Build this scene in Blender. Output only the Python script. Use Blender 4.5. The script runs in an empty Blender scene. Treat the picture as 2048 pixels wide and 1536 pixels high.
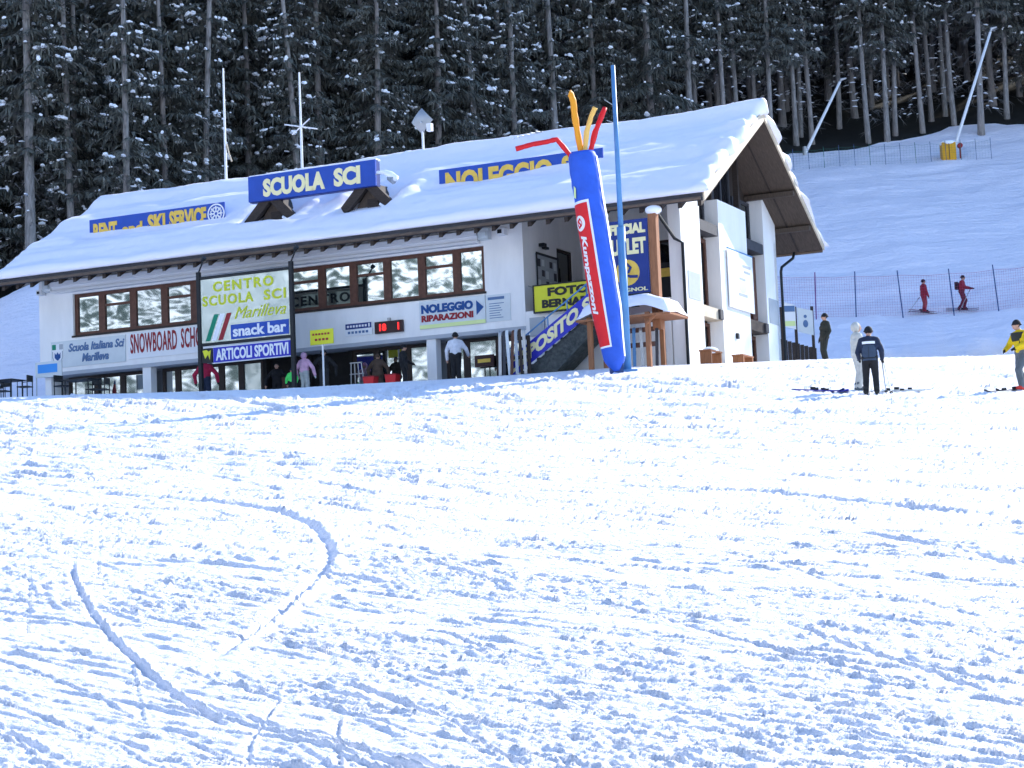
import bpy, math, random
import numpy as np
from mathutils import Vector, Matrix, Euler

R = math.radians
random.seed(7)
scene = bpy.context.scene
C = scene.collection

# ------------------------------------------------------------------ camera
cam_data = bpy.data.cameras.new('camera')
cam = bpy.data.objects.new('camera', cam_data)
C.objects.link(cam)
cam_data.sensor_fit = 'HORIZONTAL'
cam_data.sensor_width = 36.0
cam_data.lens = 36.0 * 4036.87 / 2048.0
cam_data.clip_start = 0.1
cam_data.clip_end = 6000
cam.matrix_world = Matrix.Rotation(R(90 + 5.513), 4, 'X') @ Matrix.Rotation(R(-2.324), 4, 'Z')
scene.camera = cam

# ------------------------------------------------------------------ sky, sun, exposure
SUN_AZ, SUN_EL = 43.0, 30.5          # azimuth counted from +X towards +Y
S = Vector((math.cos(R(SUN_AZ)) * math.cos(R(SUN_EL)), math.sin(R(SUN_AZ)) * math.cos(R(SUN_EL)), math.sin(R(SUN_EL))))
world = bpy.data.worlds.new('World')
scene.world = world
world.use_nodes = True
nt = world.node_tree
sky = nt.nodes.new('ShaderNodeTexSky')
sky.sky_type = 'NISHITA'
sky.sun_disc = False
sky.sun_elevation = R(SUN_EL)
sky.sun_rotation = R(90 - SUN_AZ)
sky.altitude = 1500
sky.air_density = 1.0
sky.dust_density = 0.2
sky.ozone_density = 4.0
nt.links.new(sky.outputs[0], nt.nodes['Background'].inputs[0])
nt.nodes['Background'].inputs[1].default_value = 0.15

sun_data = bpy.data.lights.new('sun', 'SUN')
sun_data.energy = 2.7
sun_data.angle = R(0.53)
sun_data.color = (1.0, 0.96, 0.9)
sun = bpy.data.objects.new('sun', sun_data)
C.objects.link(sun)
sun.rotation_euler = S.to_track_quat('Z', 'Y').to_euler()

scene.view_settings.view_transform = 'Standard'
scene.view_settings.look = 'None'
scene.view_settings.exposure = 1.6
scene.view_settings.gamma = 1.0
scene.view_settings.use_curve_mapping = False
scene.cycles.max_bounces = 10
scene.cycles.diffuse_bounces = 8
scene.cycles.transparent_max_bounces = 12

# ------------------------------------------------------------------ materials
MATS = {}
def mat(name, col, rough=0.7, metal=0.0, var=0.0, vscale=3.0, bump=0.0, bscale=40.0, spec=0.3, stretch=(1, 1, 1), col2=None, emit=None):
    if name in MATS:
        return MATS[name]
    m = bpy.data.materials.new(name)
    m.use_nodes = True
    n, l = m.node_tree.nodes, m.node_tree.links
    b = n['Principled BSDF']
    b.inputs['Base Color'].default_value = (*col, 1)
    b.inputs['Roughness'].default_value = rough
    b.inputs['Metallic'].default_value = metal
    b.inputs['Specular IOR Level'].default_value = spec
    if emit:
        b.inputs['Emission Color'].default_value = (*emit[0], 1)
        b.inputs['Emission Strength'].default_value = emit[1]
    if var or bump:
        tc = n.new('ShaderNodeTexCoord'); mp = n.new('ShaderNodeMapping')
        mp.inputs['Scale'].default_value = stretch
        l.new(tc.outputs['Object'], mp.inputs[0])
    if var:
        tx = n.new('ShaderNodeTexNoise'); tx.inputs['Scale'].default_value = vscale
        tx.inputs['Detail'].default_value = 6; tx.inputs['Roughness'].default_value = 0.65
        l.new(mp.outputs[0], tx.inputs['Vector'])
        rp = n.new('ShaderNodeValToRGB')
        rp.color_ramp.elements[0].position = 0.3; rp.color_ramp.elements[1].position = 0.7
        c2 = col2 or tuple(max(0, c * (1 - var)) for c in col)
        rp.color_ramp.elements[0].color = (*c2, 1)
        rp.color_ramp.elements[1].color = (*[min(1, c * (1 + var * 0.25)) for c in col], 1)
        l.new(tx.outputs['Fac'], rp.inputs[0]); l.new(rp.outputs[0], b.inputs['Base Color'])
    if bump:
        t2 = n.new('ShaderNodeTexNoise'); t2.inputs['Scale'].default_value = bscale; t2.inputs['Detail'].default_value = 4
        l.new(mp.outputs[0], t2.inputs['Vector'])
        bp = n.new('ShaderNodeBump'); bp.inputs['Strength'].default_value = bump; bp.inputs['Distance'].default_value = 0.03
        l.new(t2.outputs['Fac'], bp.inputs['Height']); l.new(bp.outputs[0], b.inputs['Normal'])
    MATS[name] = m
    return m

def snow_mat(name, col, aniso=True, strength=0.6, fine=26.0, dist=0.05, ang=-50, st=2.2):
    m = bpy.data.materials.new(name); m.use_nodes = True
    n, l = m.node_tree.nodes, m.node_tree.links
    b = n['Principled BSDF']
    b.inputs['Base Color'].default_value = (*col, 1)
    b.inputs['Roughness'].default_value = 0.55
    b.inputs['Specular IOR Level'].default_value = 0.25
    tc = n.new('ShaderNodeTexCoord')
    mp = n.new('ShaderNodeMapping')
    if aniso:
        mp.vector_type = 'TEXTURE'
        mp.inputs['Rotation'].default_value = (0, 0, R(ang))
        mp.inputs['Scale'].default_value = (st, 1.0, 1.0)
    l.new(tc.outputs['Object'], mp.inputs[0])
    t1 = n.new('ShaderNodeTexNoise'); t1.inputs['Scale'].default_value = fine * 0.3; t1.inputs['Detail'].default_value = 8; t1.inputs['Roughness'].default_value = 0.7
    l.new(mp.outputs[0], t1.inputs['Vector'])
    t2 = n.new('ShaderNodeTexNoise'); t2.inputs['Scale'].default_value = fine; t2.inputs['Detail'].default_value = 5
    l.new(tc.outputs['Object'], t2.inputs['Vector'])
    ad = n.new('ShaderNodeMath'); ad.operation = 'MULTIPLY_ADD'
    l.new(t2.outputs['Fac'], ad.inputs[0]); ad.inputs[1].default_value = 0.3; l.new(t1.outputs['Fac'], ad.inputs[2])
    bp = n.new('ShaderNodeBump'); bp.inputs['Strength'].default_value = strength; bp.inputs['Distance'].default_value = dist
    l.new(ad.outputs[0], bp.inputs['Height']); l.new(bp.outputs[0], b.inputs['Normal'])
    return m

def glass_mat(name, tint, refl, rough=0.02, wav=0.25, wscale=0.9):
    m = bpy.data.materials.new(name); m.use_nodes = True
    n, l = m.node_tree.nodes, m.node_tree.links
    n.remove(n['Principled BSDF'])
    d = n.new('ShaderNodeBsdfDiffuse'); d.inputs[0].default_value = (*tint, 1)
    g = n.new('ShaderNodeBsdfGlossy'); g.inputs['Roughness'].default_value = rough; g.inputs['Color'].default_value = (0.95, 1, 0.97, 1)
    tc = n.new('ShaderNodeTexCoord'); t = n.new('ShaderNodeTexNoise'); t.inputs['Scale'].default_value = wscale; t.inputs['Detail'].default_value = 1
    l.new(tc.outputs['Object'], t.inputs['Vector'])
    bp = n.new('ShaderNodeBump'); bp.inputs['Strength'].default_value = wav; bp.inputs['Distance'].default_value = 0.1
    l.new(t.outputs['Fac'], bp.inputs['Height']); l.new(bp.outputs[0], g.inputs['Normal'])
    mx = n.new('ShaderNodeMixShader'); mx.inputs[0].default_value = refl
    l.new(d.outputs[0], mx.inputs[1]); l.new(g.outputs[0], mx.inputs[2])
    l.new(mx.outputs[0], n['Material Output'].inputs['Surface'])
    return m

M = {}
M['snow'] = snow_mat('groomed_snow', (0.92, 0.90, 0.92), True, 0.8, 26, 0.07)
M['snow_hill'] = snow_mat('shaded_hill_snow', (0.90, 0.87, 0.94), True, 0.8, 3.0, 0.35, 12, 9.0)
M['snow_roof'] = snow_mat('roof_snow', (0.91, 0.885, 0.945), False, 0.25, 7.0, 0.05)
M['snow_clump'] = mat('clump_snow', (0.92, 0.93, 0.95), 0.6)
M['plaster'] = mat('white_plaster', (0.90, 0.88, 0.845), 0.85, var=0.10, vscale=1.6, bump=0.15, bscale=60, stretch=(1, 1, 0.22))
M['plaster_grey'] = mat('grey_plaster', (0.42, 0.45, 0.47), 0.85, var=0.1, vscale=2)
M['soffit'] = mat('soffit_shade_grey', (0.45, 0.47, 0.5), 0.8, var=0.08)  # blue-grey of the shaded underside put into the colour
M['awning'] = mat('awning_cassette', (0.8, 0.8, 0.8), 0.4)
M['wood_dark'] = mat('dark_stained_wood', (0.055, 0.04, 0.032), 0.75, var=0.5, vscale=8, stretch=(1, 1, 6))
M['wood_slate'] = mat('slate_stained_panel', (0.06, 0.06, 0.068), 0.7, var=0.3, vscale=6)
M['wood_under'] = mat('overhang_boards', (0.10, 0.073, 0.054), 0.8, var=0.4, vscale=5, stretch=(6, 0.6, 1))
M['wood_frame'] = mat('brown_window_wood', (0.13, 0.055, 0.035), 0.55, var=0.35, vscale=6)
M['wood_orange'] = mat('orange_larch', (0.36, 0.15, 0.065), 0.6, var=0.35, vscale=5, stretch=(4, 4, 0.6))
M['wood_pale'] = mat('pale_bargeboard', (0.62, 0.52, 0.38), 0.7, var=0.2, vscale=5)
M['copper'] = mat('brown_gutter', (0.17, 0.12, 0.085), 0.45, metal=0.3, var=0.3)
M['black_metal'] = mat('black_metal', (0.018, 0.02, 0.022), 0.5, metal=0.2)
M['grey_metal'] = mat('galvanised_metal', (0.42, 0.43, 0.44), 0.4, metal=0.7, var=0.15)
M['white_metal'] = mat('white_metal', (0.78, 0.78, 0.78), 0.45)
M['glass'] = glass_mat('coated_glass', (0.02, 0.025, 0.025), 0.46, 0.015, 0.010, 0.8)
M['glass_low'] = glass_mat('shop_glass', (0.025, 0.025, 0.022), 0.5, 0.02, 0.012, 0.8)
M['glass_dark'] = glass_mat('dark_glass', (0.012, 0.012, 0.014), 0.12)
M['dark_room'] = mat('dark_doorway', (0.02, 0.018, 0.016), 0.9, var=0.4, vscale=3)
M['stone'] = mat('dark_stone_steps', (0.09, 0.1, 0.095), 0.85, var=0.6, vscale=7, bump=0.4, bscale=12)
M['sign_blue'] = mat('sign_blue_paint', (0.016, 0.075, 0.40), 0.4, var=0.15, vscale=2)
M['sign_navy'] = mat('sign_navy_paint', (0.012, 0.035, 0.20), 0.4, var=0.15, vscale=2)
M['sign_lilac'] = mat('sign_violet_blue', (0.03, 0.035, 0.42), 0.4)
M['sign_yellow'] = mat('sign_letter_yellow', (0.85, 0.55, 0.09), 0.5, var=0.2, vscale=4)
M['sign_cream'] = mat('sign_letter_cream', (0.88, 0.78, 0.42), 0.5)
M['acid'] = mat('acid_yellow_board', (0.72, 0.70, 0.035), 0.5, var=0.1, vscale=1.5)
M['ink'] = mat('black_ink', (0.02, 0.02, 0.02), 0.5)
M['white'] = mat('white_paint', (0.82, 0.82, 0.82), 0.5)
M['off_white'] = mat('offwhite_board', (0.66, 0.70, 0.70), 0.5, var=0.06)
M['red'] = mat('red_paint', (0.62, 0.02, 0.025), 0.5)
M['dark_red'] = mat('dark_red_paint', (0.30, 0.018, 0.025), 0.5)
M['steel_blue'] = mat('steel_blue_letters', (0.10, 0.18, 0.33), 0.5)
M['deep_blue'] = mat('deep_blue_letters', (0.01, 0.07, 0.25), 0.5)
M['green'] = mat('flag_green', (0.0, 0.22, 0.12), 0.5)
M['lime'] = mat('pale_lime', (0.72, 0.82, 0.35), 0.5)
M['letter_lime'] = mat('lime_letters', (0.58, 0.62, 0.03), 0.5)
M['plexi'] = glass_mat('plexiglass_panel', (0.36, 0.40, 0.33), 0.34, 0.05, 0.12, 0.8)
M['led'] = mat('led_red', (0.3, 0.0, 0.0), 0.5, emit=((1, 0.02, 0.02), 0.9))
M['led_board'] = mat('led_board', (0.03, 0.006, 0.008), 0.35)
M['inflate_blue'] = mat('blue_nylon', (0.028, 0.115, 0.62), 0.55, var=0.2, vscale=1.5, bump=0.4, bscale=3)
M['inflate_white'] = mat('white_nylon', (0.8, 0.82, 0.84), 0.55)
M['inflate_red'] = mat('red_nylon', (0.72, 0.015, 0.02), 0.5, var=0.15, vscale=2)
M['orange'] = mat('orange_nylon', (0.85, 0.34, 0.02), 0.55)
M['yellow_nylon'] = mat('yellow_nylon', (0.85, 0.5, 0.12), 0.55)
M['pole_blue'] = mat('blue_pole_paint', (0.10, 0.27, 0.52), 0.4, var=0.25, vscale=2, stretch=(1, 1, 0.4))
M['bark'] = mat('spruce_bark', (0.31, 0.285, 0.265), 0.9, var=0.5, vscale=4, stretch=(3, 3, 0.5), bump=0.6, bscale=9)
M['bark_pale'] = mat('pale_spruce_bark', (0.33, 0.31, 0.29), 0.9, var=0.65, vscale=4, stretch=(3, 3, 0.5), bump=0.6, bscale=9)
M['needle'] = mat('spruce_needles', (0.165, 0.165, 0.14), 0.8, var=0.6, vscale=0.8, spec=0.15, col2=(0.04, 0.05, 0.042))
M['needle2'] = mat('grey_spruce_needles', (0.20, 0.20, 0.17), 0.8, var=0.6, vscale=0.8, spec=0.15, col2=(0.05, 0.06, 0.052))
M['twig'] = mat('dead_twig', (0.20, 0.19, 0.18), 0.9)
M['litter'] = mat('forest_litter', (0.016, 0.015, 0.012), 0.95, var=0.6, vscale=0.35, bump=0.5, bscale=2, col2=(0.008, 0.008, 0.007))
M['net'] = mat('orange_net', (0.38, 0.06, 0.16), 0.7)
M['net_green'] = mat('green_net', (0.03, 0.12, 0.09), 0.7)
M['post_blue'] = mat('slalom_post_navy', (0.03, 0.06, 0.17), 0.5)
M['post_purple'] = mat('slalom_post_purple', (0.16, 0.03, 0.16), 0.5)
M['post_red'] = mat('slalom_post_red', (0.5, 0.05, 0.08), 0.5)
M['hydrant'] = mat('hydrant_yellow', (0.72, 0.36, 0.01), 0.5, var=0.15)

# ------------------------------------------------------------------ mesh helpers
class MB:
    def __init__(self, T=None):
        self.v, self.f, self.m, self.T = [], [], [], T
    def add(self, vs, fs, mi=0):
        o = len(self.v)
        self.v += [tuple(self.T(p)) if self.T else tuple(p) for p in vs]
        self.f += [tuple(i + o for i in f) for f in fs]
        self.m += [mi] * len(fs)
        return self
    def box(self, x0, x1, y0, y1, z0, z1, mi=0):
        vs = [(x0, y0, z0), (x1, y0, z0), (x1, y1, z0), (x0, y1, z0), (x0, y0, z1), (x1, y0, z1), (x1, y1, z1), (x0, y1, z1)]
        return self.add(vs, [(0, 3, 2, 1), (4, 5, 6, 7), (0, 1, 5, 4), (1, 2, 6, 5), (2, 3, 7, 6), (3, 0, 4, 7)], mi)
    def beam(self, p, q, w, h, mi=0, up=(0, 0, 1)):
        p, q = Vector(p), Vector(q); d = (q - p).normalized(); u = Vector(up)
        s = d.cross(u)
        if s.length < 1e-4: s = d.cross(Vector((1, 0, 0)))
        s.normalize(); u = s.cross(d).normalized()
        vs = [c + s * (a * w / 2) + u * (b * h / 2) for c in (p, q) for a, b in ((-1, -1), (1, -1), (1, 1), (-1, 1))]
        return self.add(vs, [(0, 1, 2, 3), (7, 6, 5, 4), (0, 4, 5, 1), (1, 5, 6, 2), (2, 6, 7, 3), (3, 7, 4, 0)], mi)
    def tube(self, path, r, n=8, mi=0):
        path = [Vector(p) for p in path]; k = len(path)
        rs = r if isinstance(r, (list, tuple)) else [r] * k
        vs = []; ref = Vector((0.31, 0.95, 0.05)).normalized()
        for i, p in enumerate(path):
            d = (path[min(i + 1, k - 1)] - path[max(i - 1, 0)])
            d = d.normalized() if d.length > 1e-9 else Vector((0, 0, 1))
            s = d.cross(ref)
            if s.length < 1e-3: s = d.cross(Vector((1, 0, 0)))
            s.normalize(); u = s.cross(d)
            for j in range(n):
                a = 2 * math.pi * j / n
                vs.append(p + (s * math.cos(a) + u * math.sin(a)) * rs[i])
        fs = [(i * n + j, i * n + (j + 1) % n, (i + 1) * n + (j + 1) % n, (i + 1) * n + j) for i in range(k - 1) for j in range(n)]
        fs += [tuple(range(n - 1, -1, -1)), tuple(range((k - 1) * n, k * n))]
        return self.add(vs, fs, mi)
    def prism(self, poly, y0, y1, mi=0):           # polygon in x,z, extruded along y
        n = len(poly)
        vs = [(x, y0, z) for x, z in poly] + [(x, y1, z) for x, z in poly]
        fs = [tuple(range(n)), tuple(range(2 * n - 1, n - 1, -1))] + [(i, i + n, (i + 1) % n + n, (i + 1) % n) for i in range(n)]
        return self.add(vs, fs, mi)
    def ball(self, c, r, sx=1, sy=1, sz=1, n=10, k=6, mi=0):
        vs = [(c[0], c[1], c[2] - r * sz)]
        for i in range(1, k):
            a = -math.pi / 2 + math.pi * i / k
            for j in range(n):
                b = 2 * math.pi * j / n
                vs.append((c[0] + r * sx * math.cos(a) * math.cos(b), c[1] + r * sy * math.cos(a) * math.sin(b), c[2] + r * sz * math.sin(a)))
        vs.append((c[0], c[1], c[2] + r * sz)); t = len(vs) - 1
        fs = [(0, 1 + (j + 1) % n, 1 + j) for j in range(n)]
        for i in range(k - 2):
            fs += [(1 + i * n + j, 1 + i * n + (j + 1) % n, 1 + (i + 1) * n + (j + 1) % n, 1 + (i + 1) * n + j) for j in range(n)]
        fs += [(t, 1 + (k - 2) * n + j, 1 + (k - 2) * n + (j + 1) % n) for j in range(n)]
        return self.add(vs, fs, mi)
    def mesh(self, name, mats, smooth=False):
        me = bpy.data.meshes.new(name)
        me.from_pydata(self.v, [], self.f)
        for m in (mats if isinstance(mats, (list, tuple)) else [mats]):
            me.materials.append(M[m] if isinstance(m, str) else m)
        me.polygons.foreach_set('material_index', self.m)
        if smooth: me.polygons.foreach_set('use_smooth', [True] * len(self.f))
        me.update()
        return me
    def build(self, name, mats, parent=None, smooth=False):
        return link(name, self.mesh(name, mats, smooth), parent)

def link(name, data, parent=None):
    o = bpy.data.objects.new(name, data); C.objects.link(o)
    if parent is not None: o.parent = parent
    return o
def tag(o, label=None, cat=None, group=None, kind=None):
    if label: o['label'] = label
    if cat: o['category'] = cat
    if group: o['group'] = group
    if kind: o['kind'] = kind
    return o
def thing(name, label, cat, loc=(0, 0, 0), rz=0.0, group=None):
    o = link(name, None); o.location = loc; o.rotation_euler = (0, 0, rz)
    o.empty_display_size = 0.2
    return tag(o, label, cat, group)
def grid_mesh(name, X, Y, Z, m, mask=None, smooth=True):
    ny, nx = X.shape
    co = np.stack([X, Y, Z], -1).reshape(-1, 3).astype(np.float32)
    idx = np.arange(nx * ny).reshape(ny, nx)
    q = np.stack([idx[:-1, :-1], idx[:-1, 1:], idx[1:, 1:], idx[1:, :-1]], -1).reshape(-1, 4)
    if mask is not None:
        q = q[mask.reshape(-1)]
        used = np.unique(q); rem = np.full(nx * ny, -1); rem[used] = np.arange(len(used)); q = rem[q]; co = co[used]
    me = bpy.data.meshes.new(name)
    me.vertices.add(len(co)); me.vertices.foreach_set('co', co.reshape(-1))
    me.loops.add(q.size); me.loops.foreach_set('vertex_index', q.reshape(-1).astype(np.int32))
    me.polygons.add(len(q)); me.polygons.foreach_set('loop_start', np.arange(0, q.size, 4, dtype=np.int32))
    me.polygons.foreach_set('use_smooth', np.full(len(q), smooth))
    me.materials.append(M[m]); me.update(calc_edges=True); me.validate()
    return link(name, me)

# numpy value noise
_rng = np.random.default_rng(11)
_TAB = _rng.random((256, 256))
def vn(x, y, s=0):
    x = np.asarray(x, float) + s * 17.31; y = np.asarray(y, float) + s * 9.77
    ix = np.floor(x).astype(int); iy = np.floor(y).astype(int); fx = x - ix; fy = y - iy
    fx = fx * fx * (3 - 2 * fx); fy = fy * fy * (3 - 2 * fy)
    a = _TAB[ix & 255, iy & 255]; b = _TAB[(ix + 1) & 255, iy & 255]; c = _TAB[ix & 255, (iy + 1) & 255]; d = _TAB[(ix + 1) & 255, (iy + 1) & 255]
    return (a * (1 - fx) + b * fx) * (1 - fy) + (c * (1 - fx) + d * fx) * fy
def fbm(x, y, s=0, o=4):
    t = 0; a = 0.5
    for k in range(o):
        t = t + a * vn(x, y, s + k * 3.1); x = x * 2.03; y = y * 2.03; a *= 0.5
    return t
def sstep(a, b, x):
    t = np.clip((np.asarray(x, float) - a) / (b - a), 0, 1); return t * t * (3 - 2 * t)

# ------------------------------------------------------------------ terrain
_yy = np.arange(-60, 100, 0.25)
_zz = np.interp(_yy, [-60, 0, 8, 25, 40, 50.7, 60, 65, 68, 70, 73, 100], [-8.7, -1.7, -0.8, 1.08, 2.9, 4.22, 5.75, 6.52, 6.88, 7.0, 7.06, 7.06])
_k = np.hanning(17); _k /= _k.sum()
_zz = np.convolve(np.pad(_zz, 8, mode='edge'), _k, 'valid')
_dx = ([-60, -30, -16, -8, 0, 4, 11, 16, 30, 60], [-.1, -.1, -.05, -.15, 0, .13, .1, .0, 0, 0])
def ground(x, y):
    x = np.asarray(x, float); y = np.asarray(y, float)
    z = np.interp(y, _yy, _zz)
    z = z + np.interp(x, *_dx) * sstep(45, 68, y)
    t = np.maximum(y - 82, 0)
    z = z + 0.48 * (t - 7 * (1 - np.exp(-t / 7)))
    z = z + 3.2 * np.exp(-((x + 22.5) / 5.0) ** 2 - ((y - 98) / 5.0) ** 2)
    z = z + 0.42 * sstep(-13.5, -17.5, x) * sstep(71, 75, y)
    z = z + (fbm(x * 0.11, y * 0.11, 2, 3) - 0.45) * 0.9 * sstep(84, 96, y)
    z = np.where(y < -60, -8.7 + (y + 60) * 0.08, z)
    return z
def gz(x, y): return float(ground(x, y))
def forest_line(x): return np.interp(x, [-60, -20, 0, 20, 35, 60, 130], [101, 102, 116, 131, 134, 134, 134])

TRACKS = [
 (.15,.46,[(-7.74,29.7),(-6.26,28.01),(-4.84,26.69),(-3.62,25.07),(-2.73,23.25),(-2.18,21.26),(-1.79,18.94),(-1.64,17.62),(-1.58,16.08),(-1.6,14.76),(-1.66,13.39),(-1.73,12.23),(-1.81,11.24)]),
 (.10,.19,[(-4.03,18.31),(-3.72,16.87),(-3.19,14.84),(-2.63,12.92),(-2.1,11.28),(-1.8,10.47),(-1.52,9.84),(-1.38,9.5)]),
 (.15,.50,[(.93,25.5),(1.8,24.48),(2.6,23.46),(3.14,22.39),(3.53,21.41),(4.0,19.84),(4.73,18.68)]),
 (.09,.30,[(2.96,18.07),(3.28,16.96),(3.49,15.88),(3.64,14.47)]),
 (.05,.12,[(-3.64,14.06),(-2.99,13.74),(-2.65,13.4),(-1.99,12.96),(-1.46,12.24),(-.87,11.63),(-.4,11.04)]),
 (.05,.14,[(1.46,17.3),(2.01,15.63),(2.23,13.73),(2.58,12.81),(2.82,12.01)]),
 (.06,.13,[(.2,14.14),(.71,13.29),(1.06,12.1),(1.49,10.99),(1.79,10.24),(2.1,9.43)]),
 (.05,.12,[(-.05,10.86),(.38,10.27),(.83,9.72),(1.46,9.19),(2.0,8.71)]),
 (.07,.14,[(-1.0,10.77),(-.81,10.42),(-.67,10.16),(-.48,9.69),(-.37,9.47)]),
 (.06,.13,[(-.66,12.62),(-.44,12.33),(-.24,11.66),(.04,11.38)]),
 (.04,.10,[(-6.49,29.03),(-5.84,25.76),(-5.04,21.81)]), (.035,.10,[(-5.45,26.74),(-4.31,20.87),(-3.26,15.64)]),
 (.05,.16,[(-3.64,30.5),(-1.95,28.98),(-.91,27.88)]), (.05,.16,[(-3.75,23.19),(-3.39,22.66),(-2.87,21.73)]),
 (.05,.10,[(-1.23,10.29),(-1.23,9.67),(-1.23,9.05),(-1.16,8.51)]), (.05,.10,[(-.88,9.71),(-.84,8.98),(-.77,8.43)]),
 (.07,.15,[(1.57,12.39),(1.81,11.28),(2.02,10.49),(2.22,9.53)]), (.05,.14,[(1.92,17.55),(2.32,16.7),(2.75,15.91)]),
 (.05,.14,[(.01,17.03),(.45,16.25),(.82,15.18)]), (.05,.11,[(.03,10.36),(.3,9.58),(.56,9.14),(.92,8.83)]),
 (.04,.10,[(-4.83,20.0),(-3.83,15.84),(-3.14,12.88)]), (.05,.14,[(1.91,25.83),(2.39,24.87)]), (.05,.10,[(-.35,9.47),(-.16,8.72),(.01,8.27)])]

def snow_relief(x, y):
    """ski-cut relief of the piste: streaks run down the slope to the right"""
    dx, dy = 0.64, -0.77
    wob = (fbm(x * 0.25, y * 0.25, 21, 2) - 0.4) * 1.6
    a = x * dx + y * dy; b = x * 0.77 + y * 0.64 + wob
    fade = 1 - sstep(56, 68, y) * 0.7
    lane = vn(a / 2.6, b / 0.32, 33) * 0.6 + vn(a / 6.0, b / 0.8, 35) * 0.4
    patch = sstep(0.36, 0.62, lane * 0.55 + fbm(x * 0.45, y * 0.4, 31, 3) * 0.45)
    wgt = 0.45 + 0.55 * patch
    h = np.zeros_like(x)
    near = 1 - sstep(13, 24, y); mid = 0.45 + 0.55 * sstep(10, 19, y); far = sstep(22, 40, y)
    for la, lb, amp, th, sd, wt in ((0.05, 0.022, 0.0085, 0.53, 8, near), (0.075, 0.030, 0.0115, 0.55, 1, mid), (0.13, 0.040, 0.0135, 0.59, 2, mid), (0.25, 0.052, 0.015, 0.65, 3, mid), (0.50, 0.08, 0.015, 0.72, 4, 1), (1.1, 0.14, 0.020, 0.80, 5, 1), (2.6, 0.28, 0.035, 0.84, 6, 1),
                                    (1.4, 0.24, 0.026, 0.66, 15, far), (3.6, 0.40, 0.040, 0.67, 16, far), (8.0, 0.60, 0.05, 0.68, 17, far)):
        n = vn(a / la, b / lb, sd) * 0.7 + vn(a / la * 2.3, b / lb * 2.1, sd + 40) * 0.3
        h += amp * sstep(th, th + 0.12, n) * (wgt * wt)
        n = vn(a / la + 50, b / lb + 20, sd + 15) * 0.7 + vn(a / la * 2.3 + 9, b / lb * 2.1, sd + 55) * 0.3
        h -= amp * 0.8 * sstep(th, th + 0.12, n) * (wgt * wt)
    h += (fbm(x * 0.6, y * 0.6, 14, 3) - 0.45) * 0.05
    h = h * fade
    # many thin ski-edge cuts
    rg_ = random.Random(19)
    for k in range(1100):
        y0 = 8 + 54 * rg_.random() ** 1.5; x0 = rg_.uniform(-.28, .28) * y0
        an = math.atan2(-.77, .64) + rg_.gauss(0, .16); ca, sa = math.cos(an), math.sin(an)
        Lh = rg_.uniform(.4, 2.4) * (y0 / 12) ** .8; wd = rg_.uniform(.007, .014) * max(1, y0 / 11); dp = rg_.uniform(.005, .014) * max(1, y0 / 12) ** 1.15; cv = rg_.uniform(-.05, .05)
        sel = (np.abs(x - x0) < Lh + .3) & (np.abs(y - y0) < Lh + .3)
        u = (x[sel] - x0) * ca + (y[sel] - y0) * sa; v_ = -(x[sel] - x0) * sa + (y[sel] - y0) * ca - cv * u * u
        v_ = v_ + (vn(u * 9, v_ * 0 + k, 3) - .5) * wd * .9
        g = (1 - sstep(Lh * .6, Lh, np.abs(u))) * sstep(.25, .6, vn(u * 2.2 + k, v_ * 0, 6))
        h[sel] += g * dp * (-np.exp(-(v_ / wd) ** 2) + 1.2 * np.exp(-((v_ - 1.9 * wd) / wd) ** 2))
    for depth, w, pl in TRACKS:
        depth *= 0.40; w *= 0.18
        P = np.array(pl)
        sel = (x > P[:, 0].min() - 1) & (x < P[:, 0].max() + 1) & (y > P[:, 1].min() - 1) & (y < P[:, 1].max() + 1)
        xs, ys = x[sel], y[sel]
        # smooth the trace
        t = np.arange(len(P)); tt = np.linspace(0, len(P) - 1, len(P) * 8)
        Q = np.stack([np.interp(tt, t, P[:, 0]), np.interp(tt, t, P[:, 1])], -1)
        for _ in range(8): Q[1:-1] = (Q[:-2] + 2 * Q[1:-1] + Q[2:]) / 4
        best = np.full(len(xs), 9.0); side = np.zeros(len(xs)); par = np.zeros(len(xs))
        for i in range(len(Q) - 1):
            d = Q[i + 1] - Q[i]; L2 = d @ d + 1e-12
            u = np.clip(((xs - Q[i, 0]) * d[0] + (ys - Q[i, 1]) * d[1]) / L2, 0, 1)
            ex = xs - Q[i, 0] - u * d[0]; ey = ys - Q[i, 1] - u * d[1]; D = np.sqrt(ex * ex + ey * ey)
            k = D < best
            best[k] = D[k]; side[k] = np.sign(d[0] * ey - d[1] * ex)[k]; par[k] = (i + u[k]) / (len(Q) - 1)
        rag = (vn(xs * 11, ys * 11, 61) - 0.5) * w * 0.45
        e = best * side + rag
        end = sstep(0, 0.12, par) * (1 - sstep(0.85, 1.0, par)) * (0.55 + 0.6 * vn(xs * 1.5, ys * 1.5, 71))
        prof = -depth * np.exp(-(e / (w * 0.5)) ** 2) + depth * 0.8 * (0.3 + vn(xs * 5, ys * 5, 77)) * np.exp(-((e - np.sign(0.5) * w * 0.95) / (w * 0.38)) ** 2)
        h[sel] += prof * end
    return h

ys = [5.5]
while ys[-1] < 76.0: ys.append(ys[-1] * (1.0017 if ys[-1] < 18 else 1.0034))
ys = np.array(ys); ys[-1] = 76.0
us = np.concatenate([np.linspace(-1.6, -0.30, 40)[:-1], np.linspace(-0.30, 0.30, 560), np.linspace(0.30, 1.6, 40)[1:]])
U, Yg = np.meshgrid(us, ys)
Xg = U * Yg
Zg = ground(Xg, Yg) + snow_relief(Xg.reshape(-1), Yg.reshape(-1)).reshape(Xg.shape) * (np.abs(U) < 0.4)
tag(grid_mesh('snow_slope', Xg, Yg, Zg, 'snow'), kind='structure')

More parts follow.
